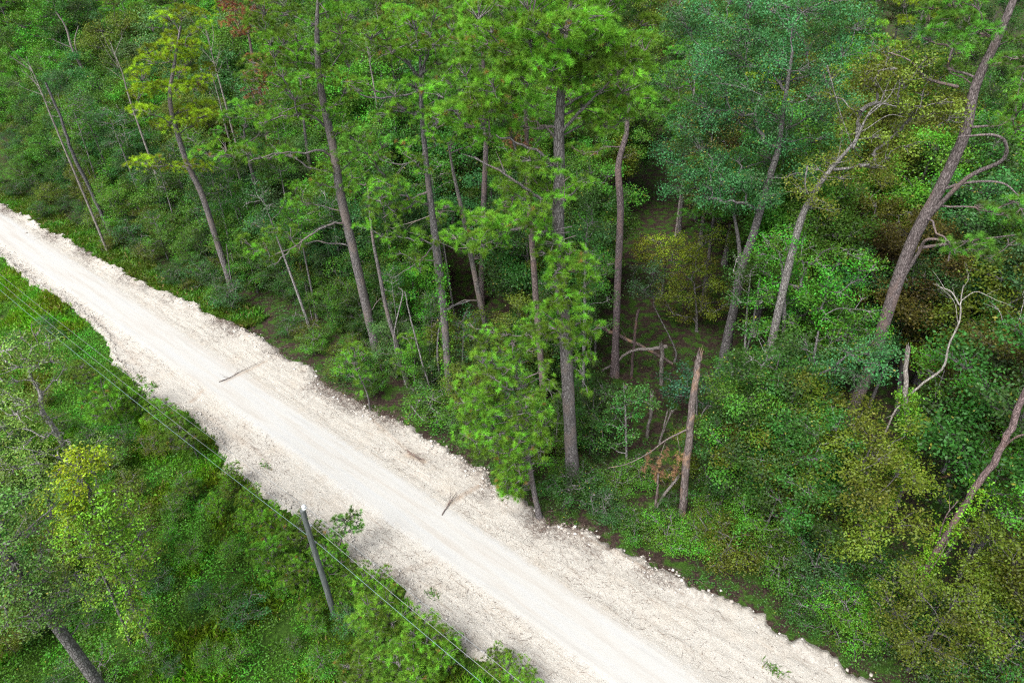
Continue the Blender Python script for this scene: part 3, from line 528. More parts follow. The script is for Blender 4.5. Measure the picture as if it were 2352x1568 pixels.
def dead_things():
    P = lambda b, *q: [onplane(x[0], x[1], b, x[2] if len(x) > 2 else 0) for x in q]
    b = gp(1568, 1180)
    def needles(o, base):
        fb = Buf(3)
        for (x, y) in ((1490, 1050), (1500, 1075), (1515, 1060), (1530, 1040), (1552, 1075), (1545, 1090), (1508, 1090), (1480, 1075), (1560, 1050), (1522, 1085)):
            c = onplane(x, y, b, -.4); n = 26; p = c + rng.normal(size=(n, 3)) * [.09, .09, .22]; tufts(fb, p, np.tile([0, 0, -1.0], (n, 1)), .16, 14, .014, np.full(n, rng.random()))
        link('dead_needles', fb.mesh('dead_needles', M_NEEDLE, False, base), o, (0, 0, 0), (0.26, 0.14, 0.08))
    wood('snag', 'snag', 'tall broken pine trunk with splintered top and peeling reddish bark', [(P(b, (1566, 1180), (1578, 1050), (1590, 930), (1600, 860), (1607, 815)), (.25, .14)),
         (P(b, (1580, 985), (1530, 1010, -.4), (1490, 1040, -.6), (1440, 1065, -.8), (1396, 1074, -1)), (.05, .015)), (P(b, (1530, 1010, -.4), (1510, 1060, -.4), (1490, 1095, -.4)), (.02, .006)), (P(b, (1555, 997, -.2), (1560, 1040, -.3), (1548, 1090, -.4)), (.02, .006))], M_RAW, (1.15, 1.2, 1.25), kids=[needles])
    b = gp(1518, 882)
    wood('snag', 'snag', 'grey upright post like stub supporting a cracked horizontal trunk', [(P(b, (1518, 885), (1519, 840), (1520, 800)), (.17, .15))])
    wood('fallen_log', 'log', 'grey bent trunk snapped over and resting on the upright stub', [(P(b, (1532, 796, .2), (1500, 800, .2), (1450, 806, .2), (1420, 828, .3), (1385, 850, .4)), (.14, .09))])
    wood('fallen_log', 'log', 'long reddish fallen trunk leaning down to the right in the forest gap', [(P(b, (1545, 835, .8), (1500, 810, .9), (1440, 780, 1), (1375, 748, 1.1)), (.11, .15)), (P(b, (1440, 780, 1), (1430, 760, 1), (1415, 740, .8)), (.03, .01)), (P(b, (1400, 762, 1), (1405, 740, .8), (1420, 722, .8)), (.02, .01))], M_RAW)
    b = gp(1450, 868); wood('snag', 'snag', 'thin brown splintered snag behind the crossed fallen trunks', [(P(b, (1450, 868), (1455, 800), (1462, 740), (1466, 715)), (.12, .09))], M_RAW, (.8, .75, .8))
    b = gp(1487, 1005); wood('snag', 'snag', 'short pale broken post in front of the upright stub', [(P(b, (1487, 1005), (1493, 960), (1497, 905)), (.12, .11))])
    b = gp(1512, 1020); wood('snag', 'snag', 'slender forked grey post right of the short pale post', [(P(b, (1512, 1030), (1522, 990), (1533, 945)), (.09, .05)), (P(b, (1520, 1000), (1540, 950), (1543, 940)), (.06, .04))])
    b = gp(1502, 1185); wood('snag', 'snag', 'brown stump like stem under the hanging dead branch', [(P(b, (1502, 1175), (1510, 1130), (1512, 1090)), (.09, .06))], M_RAW)
    wood('leaning_log', 'log', 'grey log leaning against the tall broken pine trunk', [([gp(1508, 1168) + [0, 0, .08], onplane(1530, 1130, gp(1520, 1160)), onplane(1555, 1098, gp(1530, 1150))], (.09, .08))])
    wood('cut_log', 'log', 'short pale cut log lying near the road edge', [([gp(1478, 1232) + [0, 0, .08], gp(1500, 1217) + [0, 0, .09]], (.08, .08))], splinter=False)
    b = gp(1990, 1240)
    wood('snag', 'snag', 'pale broken trunk with knotty white top, draped in green vines', [(P(b, (1990, 1240), (2030, 1150), (2070, 1060), (2085, 980), (2080, 920), (2081, 860), (2085, 805)), (.19, .10)),
         (P(b, (2075, 925), (2055, 945, -.3), (2030, 1000, -.4), (1985, 1085, -.4)), (.06, .04))], col=(1.3, 1.3, 1.3))
    wood('dead_tree', 'dead tree', 'slender bleached white bare stem curving up and right with twiggy top', [(P(b, (2070, 925, .5), (2120, 880, .5), (2165, 845, .5), (2180, 790, .5), (2203, 740, .5), (2207, 690, .5), (2213, 655, .5)), (.065, .022)),
         (P(b, (2203, 700, .5), (2185, 670, .5), (2160, 660, .5)), (.03, .015)), (P(b, (2208, 690, .5), (2240, 670, .5), (2270, 680, .5), (2290, 690, .5)), (.022, .008)), (P(b, (2200, 740, .5), (2190, 690, .5), (2150, 650, .5)), (.015, .006)), (P(b, (2213, 660, .5), (2225, 640, .5), (2222, 620, .5)), (.014, .005))], col=(1.55, 1.6, 1.6), splinter=False)
    ivy(bpy.data.objects[[o.name for o in COL.objects if o.get('label', '').startswith('pale broken trunk with knotty')][0]], P(gp(1990, 1240), (2000, 1220), (2040, 1130), (2075, 1050), (2088, 960), (2082, 900)), .33, 420, (0.12, 0.28, 0.015))
    b = gp(2085, 1360)
    def vines(o, base):
        fb = Buf(4)
        for (x, y), n in (((2100, 1330), 14), ((2120, 1300), 12), ((2145, 1270), 10), ((2090, 1365), 14), ((2165, 1235), 6), ((2190, 1205), 4), ((2105, 1390), 10), ((2225, 1170), 3), ((2250, 1130), 3)):
            c = onplane(x, y, b); C = c + rng.normal(size=(n * 6, 3)) * .26; leaves(fb, C, 14, .13, .13, clu=rng.random(n * 6))
        link('vine_leaves', fb.mesh('vine_leaves', M_LEAF, False, base), o, (0, 0, 0), (0.17, 0.36, 0.015))
    wood('leaning_tree', 'tree', 'leaning reddish trunk at the right edge wrapped in bright green vines', [(P(b, (2080, 1400), (2130, 1300), (2190, 1200), (2240, 1120), (2290, 1050), (2330, 960), (2370, 860)), (.17, .13)),
         (P(b, (2150, 1260), (2170, 1190, -.4), (2200, 1150, -.4)), (.04, .02)), (P(b, (2300, 1030), (2340, 1000, -.5), (2380, 1000, -.5)), (.05, .02)), (P(b, (2110, 1350), (2150, 1290, -.5), (2180, 1240, -.5)), (.03, .02))], M_PINE, (1.2, .95, .95), kids=[vines])
    b = gp(2060, 1130); wood('fallen_log', 'log', 'broken reddish log angled among vines right of the pale broken trunk', [(P(b, (2040, 1150), (2110, 1110), (2190, 1088)), (.10, .08))], M_RAW)
    b = gp(1845, 1420); wood('deadfall', 'deadfall', 'bare grey branches lying in the brush near the bottom right road edge', [([gp(1840, 1375) + [0, 0, .1], gp(1880, 1360) + [0, 0, .5], gp(1930, 1330) + [0, 0, .9]], (.06, .02)), ([gp(1900, 1395) + [0, 0, .1], gp(1915, 1365) + [0, 0, .5], gp(1935, 1335) + [0, 0, .9]], (.04, .02))])
    b = gp(195, 330)
    wood('dead_tree', 'dead tree', 'grey bare forked dead tree rising from the forest at top left', [(P(b, (230, 250), (190, 160), (165, 110), (150, 60), (130, 30)), (.25, .08)), (P(b, (190, 160), (172, 100), (180, 60)), (.12, .05)), (P(b, (165, 110), (140, 100), (120, 90)), (.08, .04))], col=(1.1, 1.1, 1.1))
    b = gp(255, 540); wood('slim_tree', 'tree', 'dark thin trunk showing through the leaves at upper left', [(P(b, (255, 540), (210, 440), (165, 350), (140, 270), (105, 190)), (.22, .10))], M_OAK, (.8, .8, .85), splinter=False)
    for i, (q, r, lab) in enumerate(((((935, 890), (905, 780), (925, 680), (915, 660)), .06, 'thin pale leaning stem left of the ivy streaked pine'), (((1000, 925), (975, 850), (945, 740), (930, 670)), .07, 'pale grey slanting stem between two pines near the road'),
                       (((1040, 920), (1005, 830), (1020, 720), (1080, 690)), .08, 'grey stem with a long curved bare limb near the road'), (((1210, 740), (1205, 650), (1190, 560)), .08, 'thin grey trunk behind the slim peeling pine'),
                       (((718, 735), (708, 690), (700, 650)), .05, 'short white dead stem among bushes under the long limbed pine'), (((688, 700), (682, 665), (680, 650)), .10, 'orange brown rotten stump among bushes'), (((1690, 960), (1705, 850), (1730, 740), (1745, 640)), .09, 'grey slanting trunk right of the dark oak stem'),
                       (((1780, 940), (1778, 860), (1790, 760)), .11, 'grey trunk piece showing through the bushy bright green tree'), (((2240, 890), (2255, 820), (2275, 700), (2285, 620)), .10, 'slim grey trunk at the right edge behind the dead white stem'), (((545, 690), (530, 640), (520, 560)), .06, 'faint thin stem beside the leaning pine foot'),
                       (((390, 560), (375, 500), (360, 420)), .08, 'thin dark trunk left of the leaning yellow crowned pine'), (((460, 560), (450, 480), (455, 400)), .09, 'dark straight trunk right behind the leaning yellow crowned pine'))):
        b = gp(*q[0]); wood('slim_tree', 'tree', lab, [(P(b, *q), (r, r * .6))], M_RAW if i == 5 else M_OAK, (1.5, 1.5, 1.5) if i in (0, 1, 4) else (1, 1, 1), splinter=i in (4, 5))
    def stick(q, r, lab, sub=()):
        wood('stick', 'stick', lab, [([gp(*x) + [0, 0, .24 + .05 * (i % 2)] for i, x in enumerate(q)], (r, r * .4))] + [([gp(*x) + [0, 0, .26 + .10 * i] for i, x in enumerate(z)], (r * .5, r * .2)) for z in sub], M_PINE, (1.0, .85, .78), splinter=False)
    stick(((1016, 1188), (1032, 1163), (1050, 1135)), .038, 'dark straight stick lying on the road near its centre', [((1028, 1168), (1036, 1150), (1035, 1140)), ((1038, 1155), (1052, 1148))])
    stick(((505, 882), (530, 873), (560, 855), (608, 833)), .034, 'long crooked stick lying across the left part of the road', [((540, 868), (550, 855)), ((530, 873), (515, 873))])
    stick(((936, 1040), (955, 1055), (975, 1062)), .05, 'bundle of brown twigs on the far road shoulder', [((940, 1048), (960, 1052), (972, 1050)), ((950, 1050), (965, 1065))])
dead_things()

# ================================================================== power pole and wires
def pole_and_wires():
    b = gp(768, 1412); top = onplane(698, 1170, b); h = top[2]
    m, t, N, L = newmat("weathered_pole_wood"); P = coord(N, L, (14, 14, 0.8)); n1 = noise(N, L, 2, 8, P, .7); col = ramp(N, L, n1, [(0.3, (0.035, 0.04, 0.04)), (0.5, (0.10, 0.115, 0.115)), (0.7, (0.20, 0.21, 0.20))])
    bs = N('ShaderNodeBsdfPrincipled'); L(col, bs.inputs['Base Color']); bs.inputs['Roughness'].default_value = .9; o = N('ShaderNodeOutputMaterial'); L(bs.outputs[0], o.inputs[0])
    bp = N('ShaderNodeBump'); bp.inputs['Distance'].default_value = .02; L(n1, bp.inputs['Height']); L(bp.outputs[0], bs.inputs['Normal'])
    def flat(name, c, r=.4, met=0.0):
        m2, t2, N2, L2 = newmat(name); x = N2('ShaderNodeBsdfPrincipled'); x.inputs['Base Color'].default_value = (*c, 1); x.inputs['Roughness'].default_value = r; x.inputs['Metallic'].default_value = met; q = N2('ShaderNodeOutputMaterial'); L2(x.outputs[0], q.inputs[0]); return m2
    MP = flat("porcelain", (.8, .82, .84), .2); MW = flat("aluminium_wire", (.24, .26, .27), .45, .3); MS = flat("galvanised_steel", (.45, .46, .47), .4, .7); MC = flat("black_cable", (.16, .24, .25), .5)
    root = bpy.data.objects.new('utility_pole', None); COL.objects.link(root); root.location = b; tag(root, 'grey weathered wooden utility pole standing among young pines beside the road', 'utility pole')
    pb = Buf(4); Q = catmull([(0, 0, -.3), (0.02, 0, h * .33), (-.01, .01, h * .66), (0, 0, h)], 8); tube(pb, Q, np.linspace(.17, .125, len(Q)), 20, .03); tube(pb, [(0, 0, h), (0, 0, h + .002)], [.125, .001], 20); link('pole', pb.mesh('pole', m, True), root)
    u3 = np.array([*U, 0]); n3 = np.array([*Nn, 0])
    ib = Buf(4); a0 = n3 * .13; z = np.array([0, 0, 1.0])
    tube(ib, [a0 + z * (h + k) for k in (.0, .02, .06, .07, .12, .13, .19, .21, .26, .27)], [.07, .12, .12, .07, .07, .11, .11, .06, .06, .01], 14); link('insulator', ib.mesh('insulator', MP, True), root)
    kb = Buf(4); tube(kb, [a0 * 1.1 + z * (h - .55), a0 * 1.1 + z * (h + .02)], .03, 8); tube(kb, [n3 * -.14 + z * (h - .2), n3 * .19 + z * (h - .2)], .015, 6); link('pin_bracket', kb.mesh('pin_bracket', MS, True), root)
    for dz in (1.3, 2.6):
        c = Buf(4); tube(c, [n3 * .10 + z * (h - dz), n3 * .22 + z * (h - dz)], [.025, .025], 8); tube(c, [n3 * .2 + u3 * -.06 + z * (h - dz), n3 * .2 + u3 * .06 + z * (h - dz)], [.05, .05], 10); link('spool', c.mesh('spool', MP if dz < 2 else MS, True), root)
    gb = Buf(4); tube(gb, [u3 * .165 * (1 - .0) + z * .1, u3 * .15 + z * h * .5, u3 * .13 + z * (h - .1)], .008, 5); link('ground_wire', gb.mesh('ground_wire', MS, True), root)
    for zz, r, mt, lab in ((h + .27, .009, MW, 'uppermost bright power line strung from the insulator on the pole top'), (h - 1.3, .010, MW, 'middle bright neutral line fixed below the pole top'), (h - 2.6, .011, MC, 'lowest dark grey green cable strung on the pole below the other lines')):
        wb = Buf(4); off = a0 if zz > h else n3 * .22; pts = []
        for d in np.linspace(-60, 100, 81):
            span = 55.0; ph = (d % span) / span; sag = 0.9 * 4 * ph * (1 - ph)
            pts.append(b + off + u3 * d + np.array([0, 0, zz - sag]))
        tube(wb, pts, r, 6); tag(link('power_line', wb.mesh('power_line', mt, True)), lab, 'power line', 'power lines along the road')
pole_and_wires()

# ================================================================== repeated trees and shrubs
def proto(name, cat, H, rad, base_h, ncl, R, kind='leaf', dens=1.0, L=None, flat=0.5, r0=.14, stems=1, m=None, lean=.6, top=1.0):
    bx = rng.normal(size=2) * lean * .3; C = []
    for i in range(ncl):
        best = None
        for k in range(8):
            q = runit(1)[0] * rng.random() ** .3; zz = base_h + (H - base_h) * (0.5 + 0.5 * q[2]); w = math.sqrt(max(.06, 1 - q[2] ** 2 * .8)) * (1 if q[2] > -.2 else .85)
            p = np.array([q[0] * rad * w ** .3 + bx[0], q[1] * rad * w ** .3 + bx[1], zz]) + rng.normal(size=3) * .12 * rad
            dm = min([np.linalg.norm(p - c[0]) for c in C] or [9]);
            if best is None or dm > best[0]: best = (dm, p)
        p = best[1]; p[2] = max(p[2], R * .4); C.append((p, R * rng.uniform(.7, 1.3)))
    path = [(0, 0, -.3), (bx[0] * .3, bx[1] * .2, H * .3), (bx[0] * .8, bx[1] * .7, H * .6), (bx[0], bx[1], H * .88)]
    return make_tree(name, None, None, path, r0, r0 * .22, C, kind, WHITE, dens=dens, L=L, flat=flat, start=.12 if base_h < .3 * H else .4, m=m, up=.9)
PROTO = {
 'tall': [proto('broadleaf_tree', 'tree', 15, 3.4, 6.0, 38, 1.05, r0=.2, dens=1.35, L=.17, m=15) for _ in range(4)],
 'round': [proto('broadleaf_tree', 'tree', 11, 3.3, 3.0, 36, 1.0, r0=.16, dens=1.35, L=.16, m=15) for _ in range(3)],
 'under': [proto('understory_tree', 'tree', 6.5, 2.3, .8, 32, .74, r0=.08, dens=1.5, L=.13, m=14) for _ in range(3)],
 'shrub': [proto('shrub', 'shrub', 2.4, 1.4, .2, 19, .52, r0=.04, dens=1.8, L=.11, m=14) for _ in range(3)],
 'pine': [proto('pine_tree', 'pine', 20, 3.4, 9.5, 40, .95, 'pine', r0=.24, dens=1.1) for _ in range(3)],
 'slim': [proto('slim_tree', 'slim tree', 12, 1.5, 7.6, 13, .65, r0=.10, dens=1.3, L=.13) for _ in range(4)],
 'young': [proto('young_pine', 'young pine', 3.0, 1.15, .4, 24, .45, 'pine', r0=.05, dens=2.0, L=.19, flat=.9, m=44) for _ in range(3)],
}
NPUT = 0; SKIP = set([61,110,153,171,177,197,201,228,243,252,257,261,279,283,291,305,315,319,326,327,333,345,363,366,391,392,393,394,395,396,397,398,399,428,429,430,431,432,433,434,435,436,437,438,451,458,461,464,465,466,467,468,469,470,471,472,473,474,475,476,477,478,479,480,481,491,495,496,497,498,499,500,501,502,503,504,505,506,507,508,509,522,524,525,526,527,528,529,530,531,532,533,534,535,536,552,553,554,555,556,557,558,559,560,561,562,563,564,572,578,580,581,582,583,584,585,586,587,588,589,590,591,592,603,607,608,609,610,611,612,613,614,615,616,617,618,619,620,626,627,628,629,630,631,632,633,634,635,636,637,643,644,645,646,647,648,649,650,651,652,653,654,658,660,661,662,663,664,665,666,667,668,669,670,671,674,675,676,677,678,679,680,681,682,683,684,685,686,687,688,690,692,693,694,695,696,697,698,699,700,701,702,703,704,706,707,708,709,710,711,712,713,714,715,716,717,718,719,720,721,722,723,724,725,726,727,728,729,730,731,732,733,734,735,736,737,738,739,740,741,742,743,810,812,871,873,899,915,937,939,950,960,1035,1054,1055,1056,1057,1077,1078,1079,1080,1088,1089]); PLACED = []; BASES = [np.array(o.location) for o in ALL if o.location.length > 1]
def put(kind, loc, s, color, bcol=None, group=None, label=None, cat=None, sz=None):
    global NPUT
    p = PROTO[kind][rng.integers(len(PROTO[kind]))]
    sc = (s * rng.uniform(.9, 1.12), s * rng.uniform(.9, 1.12), s if sz is None else sz)
    c = tuple(np.clip(np.array(color) * rng.uniform(.85, 1.15) * rng.uniform(.93, 1.07, 3), 0, 1))
    NPUT += 1; rz, ta, tb_ = rng.random() * 2 * PI, rng.normal() * .04, rng.normal() * .04
    o = copy_thing(p, loc, rz, sc, (ta, tb_), c, bcol); o['n'] = NPUT
    H = {'tall': 15, 'round': 11, 'under': 6.5, 'shrub': 2.4, 'pine': 20, 'young': 3, 'slim': 12}[kind] * sc[2]
    cz = {'tall': .7, 'round': .6, 'under': .55, 'shrub': .5, 'pine': .74, 'young': .5, 'slim': .6}[kind] * H
    PLACED.append((o, kind, np.array([loc[0], loc[1], cz]), H, color, label, group, cat)); return o

TRUNKS = []   # picture segments of the leading trunks that should stay in view: (x0, y0, x1, y1, distance)
for q in (((523, 630), (430, 375)), ((868, 815), (770, 380)), ((1030, 880), (1000, 560)), ((1120, 780), (1085, 600)), ((1315, 1080), (1284, 300)), ((1410, 850), (1424, 380)), ((1930, 990), (2110, 540)), ((1662, 830), (1760, 420)), ((1240, 940), (1220, 560)), ((1570, 1160), (1607, 820)), ((2081, 1000), (2085, 800)), ((2090, 910), (2210, 700)), ((1530, 797), (1390, 850)), ((1380, 750), (1540, 830)), ((1995, 1230), (2075, 1050)), ((2100, 1340), (2350, 900)), ((1060, 480), (1140, 850)),
          ((1396, 1074), (1560, 1000)), ((985, 430), (1018, 780)), ((940, 880), (850, 560)), ((600, 480), (618, 570)), ((1487, 990), (1533, 930)), ((1512, 1170), (1530, 1100)), ((1450, 850), (1466, 720)), ((1518, 880), (1520, 800)), ((1450, 1000), (1520, 1090)), ((1440, 740), (1540, 760)), ((1490, 560), (1590, 610)), ((1530, 540), (1530, 620)), ((1560, 650), (1650, 680)), ((2040, 190), (2060, 250)), ((2120, 230), (2180, 260)), ((2085, 1390), (2180, 1230))):
    TRUNKS.append((*q[0], *q[1], np.linalg.norm(gp(*q[0])[:2])))
def blocks(loc, cz, rad):
    x, y, d = proj((loc[0], loc[1], cz)); rp = rad / d * FPX; D = np.linalg.norm(loc[:2])
    for x0, y0, x1, y1, td in TRUNKS:
        if D > td + 1.0: continue
        vx, vy = x1 - x0, y1 - y0; h = min(1, max(0, ((x - x0) * vx + (y - y0) * vy) / (vx * vx + vy * vy))); e = math.hypot(x - x0 - h * vx, y - y0 - h * vy)
        if e < rp * (.85 if 1380 < (x0 + x1) / 2 < 1620 and y0 > 700 else .6): return True
    return False
def pick(ws): k = list(ws); w = np.array([ws[i] for i in k], float); return k[rng.choice(len(k), p=w / w.sum())]
CM = {'teal': (0.046, 0.135, 0.030), 'mid': (0.068, 0.175, 0.012), 'dark': (0.036, 0.100, 0.012), 'olive': (0.095, 0.130, 0.008), 'yel': (0.11, 0.16, 0.012), 'fresh': (0.085, 0.23, 0.013), 'brown': (0.085, 0.075, 0.010), 'pale': (0.075, 0.15, 0.035)}
def forest():
    cells = []
    def band(t0, t1, step, s0, s1):
        for t in np.arange(t0, t1, step):
            for s in np.arange(s0, s1, step): cells.append((s + rng.uniform(-.42, .42) * step, t + rng.uniform(-.42, .42) * step))
    band(24.9, 32, 2.0, -16, 105); band(23.5, 32, 3.6, 105, 215); band(32, 46, 3.4, -22, 120); band(32, 46, 6, 120, 230); band(46, 70, 5.4, -45, 230); band(70, 110, 8, -80, 230); band(110, 200, 12.5, -120, 230)
    for s, t in cells:
        p = st(s, t); D = np.linalg.norm(p[:2]); x, y, d = proj(p)
        if p[1] < 2: continue
        dt = t - 22
        if dt < 3.4: kind, H = 'shrub', rng.uniform(1.3, 3.0)
        elif dt < 7: kind, H = ('under', rng.uniform(3.2, 6)) if rng.random() < .8 else ('shrub', rng.uniform(1.5, 3))
        elif dt < 13: kind, H = 'under', rng.uniform(5, 9)
        elif dt < 24: kind, H = pick({'round': 3, 'under': 1, 'tall': 1}), rng.uniform(8.5, 13)
        elif dt < 90: kind, H = pick({'tall': 3, 'round': 1.2, 'pine': .7}), rng.uniform(12, 17.5)
        else: kind, H = pick({'tall': 3, 'pine': .6}), rng.uniform(15, 20)
        if s < 12 and 6 < dt < 13 and rng.random() < .6: kind, H = 'round', rng.uniform(8, 11.5)
        if kind == 'pine': H *= 1.2
        if s < 9 and kind == 'under': H *= 1.35
        if kind == 'under' and H > 8: kind = 'round'
        if s < 9 and dt < 7 and rng.random() < .2: continue
        hh = {'tall': 15, 'round': 11, 'under': 6.5, 'shrub': 2.4, 'pine': 20}[kind]; sc = H / hh
        rad = {'tall': 3.6, 'round': 3.4, 'under': 2.3, 'shrub': 1.4, 'pine': 3.4}[kind] * sc
        if kind == 'tall' and dt > 24: sc = max(sc, .95)
        xt, yt, _ = proj((p[0], p[1], H)); rp = rad / d * FPX
        if xt < -rp or xt > 2352 + rp or yt > 1568 + rp or (y < -60 and yt < -rp) : continue
        if 1385 < x < 1560 and 560 < y < 905 and kind != 'shrub' : continue
        if 1385 < x < 1545 and 690 < y < 890: continue
        if t < float(upedge(s)) + rad * (.75 if kind == 'shrub' else .62): continue
        if min(np.linalg.norm(p[:2] - q[:2]) for q in BASES) < (.8 if kind in ('shrub', 'under') else 2.0): continue
        if not (kind == 'shrub' and H < 2.0) and (blocks(p, H * (.55 if kind != 'tall' else .7), rad) or blocks(p, H * .85, rad * .8)):
            continue
        gap = fbm(s * .18 + 5, t * .3, 2)
        if dt < 5 and gap < .30 and x < 1900: continue
        right = x > 1350
        cc = pick({'teal': 1.6, 'mid': 1.2, 'dark': 2.8, 'olive': 1.4, 'yel': .2, 'fresh': .25, 'brown': .3} if right else {'teal': 1.2, 'mid': 3, 'dark': 2.2, 'olive': .9, 'yel': .6, 'fresh': 1.8, 'pale': .6})
        col = CM[cc]
        if kind == 'pine': cc = 'mid'; col = [PG, PD, PY][rng.choice(3, p=[.5, .35, .15])]
        put(kind, (p[0], p[1], 0), sc, col, (1, 1, 1) if kind == 'pine' else tuple(np.array([1, 1, 1]) * rng.uniform(.6, 1.4)))
        PLACED[-1] = PLACED[-1][:4] + (cc,) + PLACED[-1][5:]
    for i in range(700):
        s_ = rng.uniform(-10, 100); p = st(s_, float(upedge(s_)) + .9 + 5.5 * rng.random() ** 1.2); H = rng.uniform(.8, 1.9) * (1.35 if s_ < 12 else 1); x, y, d = proj(p)
        if not -40 < x < 2400 or y > 1640 or fbm(s_ * .22 + 40, p[0] * 0, 2) < .36 or (H > 1.5 and blocks(p, H * .5, .8)) or min([np.linalg.norm(p[:2] - np.array(z[0].location[:2])) for z in PLACED if z[1] == 'shrub'] or [9]) < 1.0: continue
        c = pick({'mid': 2, 'dark': 3, 'olive': 1.6, 'fresh': 1, 'brown': .4}); put('shrub', (p[0], p[1], 0), H / 2.4, CM[c]); PLACED[-1] = PLACED[-1][:4] + (c,) + PLACED[-1][5:]
    for i in range(150):
        p = st(rng.uniform(-8, 95), 25 + 22 * rng.random() ** 1.3); H = rng.uniform(8, 14); x, y, d = proj((p[0], p[1], H * .8))
        if not -40 < x < 2400 or 1390 < x < 1680 or to_st(p)[1] < (31 if x > 1600 else 26.5) or min(np.linalg.norm(p[:2] - q[:2]) for q in BASES) < 1.2 or blocks(p, H * .82, 1.3): continue
        g = rng.uniform(1.1, 2.1); put('slim', (p[0], p[1], 0), H / 12, CM[(c := pick({'mid': 2, 'dark': 1, 'fresh': 1.5, 'teal': 1}))], (g, g, g)); PLACED[-1] = PLACED[-1][:4] + (c,) + PLACED[-1][5:]
forest()
def left_side():
    YP = [((232, 905), 2.8), ((285, 985), 3.6), ((330, 960), 3.2), ((415, 1010), 2.6), ((455, 1050), 3.0), ((395, 985), 2.6), ((540, 1120), 1.9), ((505, 1185), 1.7), ((450, 1150), 1.6), ((600, 1175), 2.0), ((570, 1215), 1.5), ((650, 1235), 2.6), ((690, 1265), 2.6), ((640, 1300), 2.8), ((700, 1340), 2.4), ((760, 1330), 2.2),
          ((830, 1360), 2.2), ((880, 1390), 2.4), ((905, 1470), 3.2), ((960, 1520), 3.2), ((860, 1500), 2.6), ((1010, 1560), 3.0), ((950, 1585), 3.0), ((1040, 1530), 1.9), ((1135, 1560), 1.8), ((1180, 1590), 2.0), ((800, 1410), 1.2), ((720, 1440), 1.6), ((850, 1580), 2.6)]
    for i, (q, h) in enumerate(YP):
        b = gp(*q); x, y = q; put('young', (b[0], b[1], 0), h / 3, PG if i % 4 else (0.12, .22, .02)); PLACED[-1] = PLACED[-1][:4] + ('mid' if i % 4 else 'yel',) + PLACED[-1][5:]
    b = gp(775, 1300)
    for dx in (0, 14): pass
    C = reg(b, (800, 1205, 30, 25, 12, .34, .6), (775, 1235, 20, 15, 4, .28, .4), (810, 1180, 12, 12, 3, .28, .3), (770, 1190, 10, 8, 2, .22, .3))
    make_tree('young_pine', 'young pine', 'taller young pine with two dark thin stems right of the utility pole', pth(b, (775, 1270), (790, 1220), (805, 1180)), .06, .02, C, 'pine', PD, L=.2, start=.3)
    n = 0
    for t in np.arange(-34, 12.6, 2.3):
        for s in np.arange(-6, 128, 2.6):
            s2, t2 = s + rng.uniform(-1, 1), t + rng.uniform(-.9, .9); p = st(s2, t2); x, y, d = proj(p)
            if x < -90 or x > 1500 or y > 1680 or d < 5: continue
            wood_ = x < 420 - (y - 700) * .05 and y > 1000 and x + y * .1 < 500
            clear = fbm(s2 * .13 + 3, t2 * .16, 3)
            if not wood_ and clear < .40: continue
            if min(np.linalg.norm(p[:2] - np.array(z[0].location[:2])) for z in PLACED[-40:]) < 1.1: continue
            if t2 > 11.6 and rng.random() < .6: continue
            if wood_: put('under' if rng.random() < .25 else 'shrub', (p[0], p[1], 0), rng.uniform(.55, .9), CM[(c := pick({'mid': 2, 'dark': 2, 'olive': 1.5, 'fresh': .6}))])
            else: put('shrub', (p[0], p[1], 0), rng.uniform(.35, .75), CM[(c := pick({'mid': 2, 'fresh': 3.4, 'teal': .7, 'olive': .35, 'yel': .2}))])
            PLACED[-1] = PLACED[-1][:4] + (c,) + PLACED[-1][5:]
left_side()
for k in PROTO:
    for p in PROTO[k]:
        for ch in list(p.children): bpy.data.objects.remove(ch)
        bpy.data.objects.remove(p)
# trees far back that nothing of the photograph shows are left out again
NUMS = {id(r): r[0]['n'] for r in PLACED}
for rec in PLACED:
    if rec[0]['n'] in SKIP:
        for ch in list(rec[0].children): bpy.data.objects.remove(ch)
        bpy.data.objects.remove(rec[0])
    else: del rec[0]['n']
PLACED = [r for r in PLACED if NUMS[id(r)] not in SKIP]
# ------------------------------------------------------------------ labels for the repeats: tint, kind and where it stands, counted along its part of the wood
TN = {'teal': 'blue green', 'mid': 'mid green', 'dark': 'dark green', 'olive': 'olive green', 'yel': 'yellow green', 'fresh': 'fresh green', 'brown': 'brownish', 'pale': 'pale green'}
KN = {'tall': ('tall broadleaf tree', 'tree', 'broadleaf trees filling the wood'), 'round': ('round crowned tree', 'tree', 'broadleaf trees filling the wood'), 'under': ('low leafy tree', 'tree', 'understory trees of the wood'),
      'shrub': ('leafy shrub', 'shrub', 'leafy shrubs'), 'pine': ('pine', 'pine', 'pines deeper in the wood'), 'slim': ('slim pale stemmed tree', 'tree', 'slim pale stemmed trees of the wood'), 'young': ('bushy young pine', 'young pine', 'young pines along the near road edge')}
ORD = ['leftmost', 'second from left', 'third from left', 'fourth from left', 'fifth from left', 'sixth from left', 'seventh from left', 'eighth from left', 'ninth from left', 'tenth from left', 'eleventh from left', 'twelfth from left']
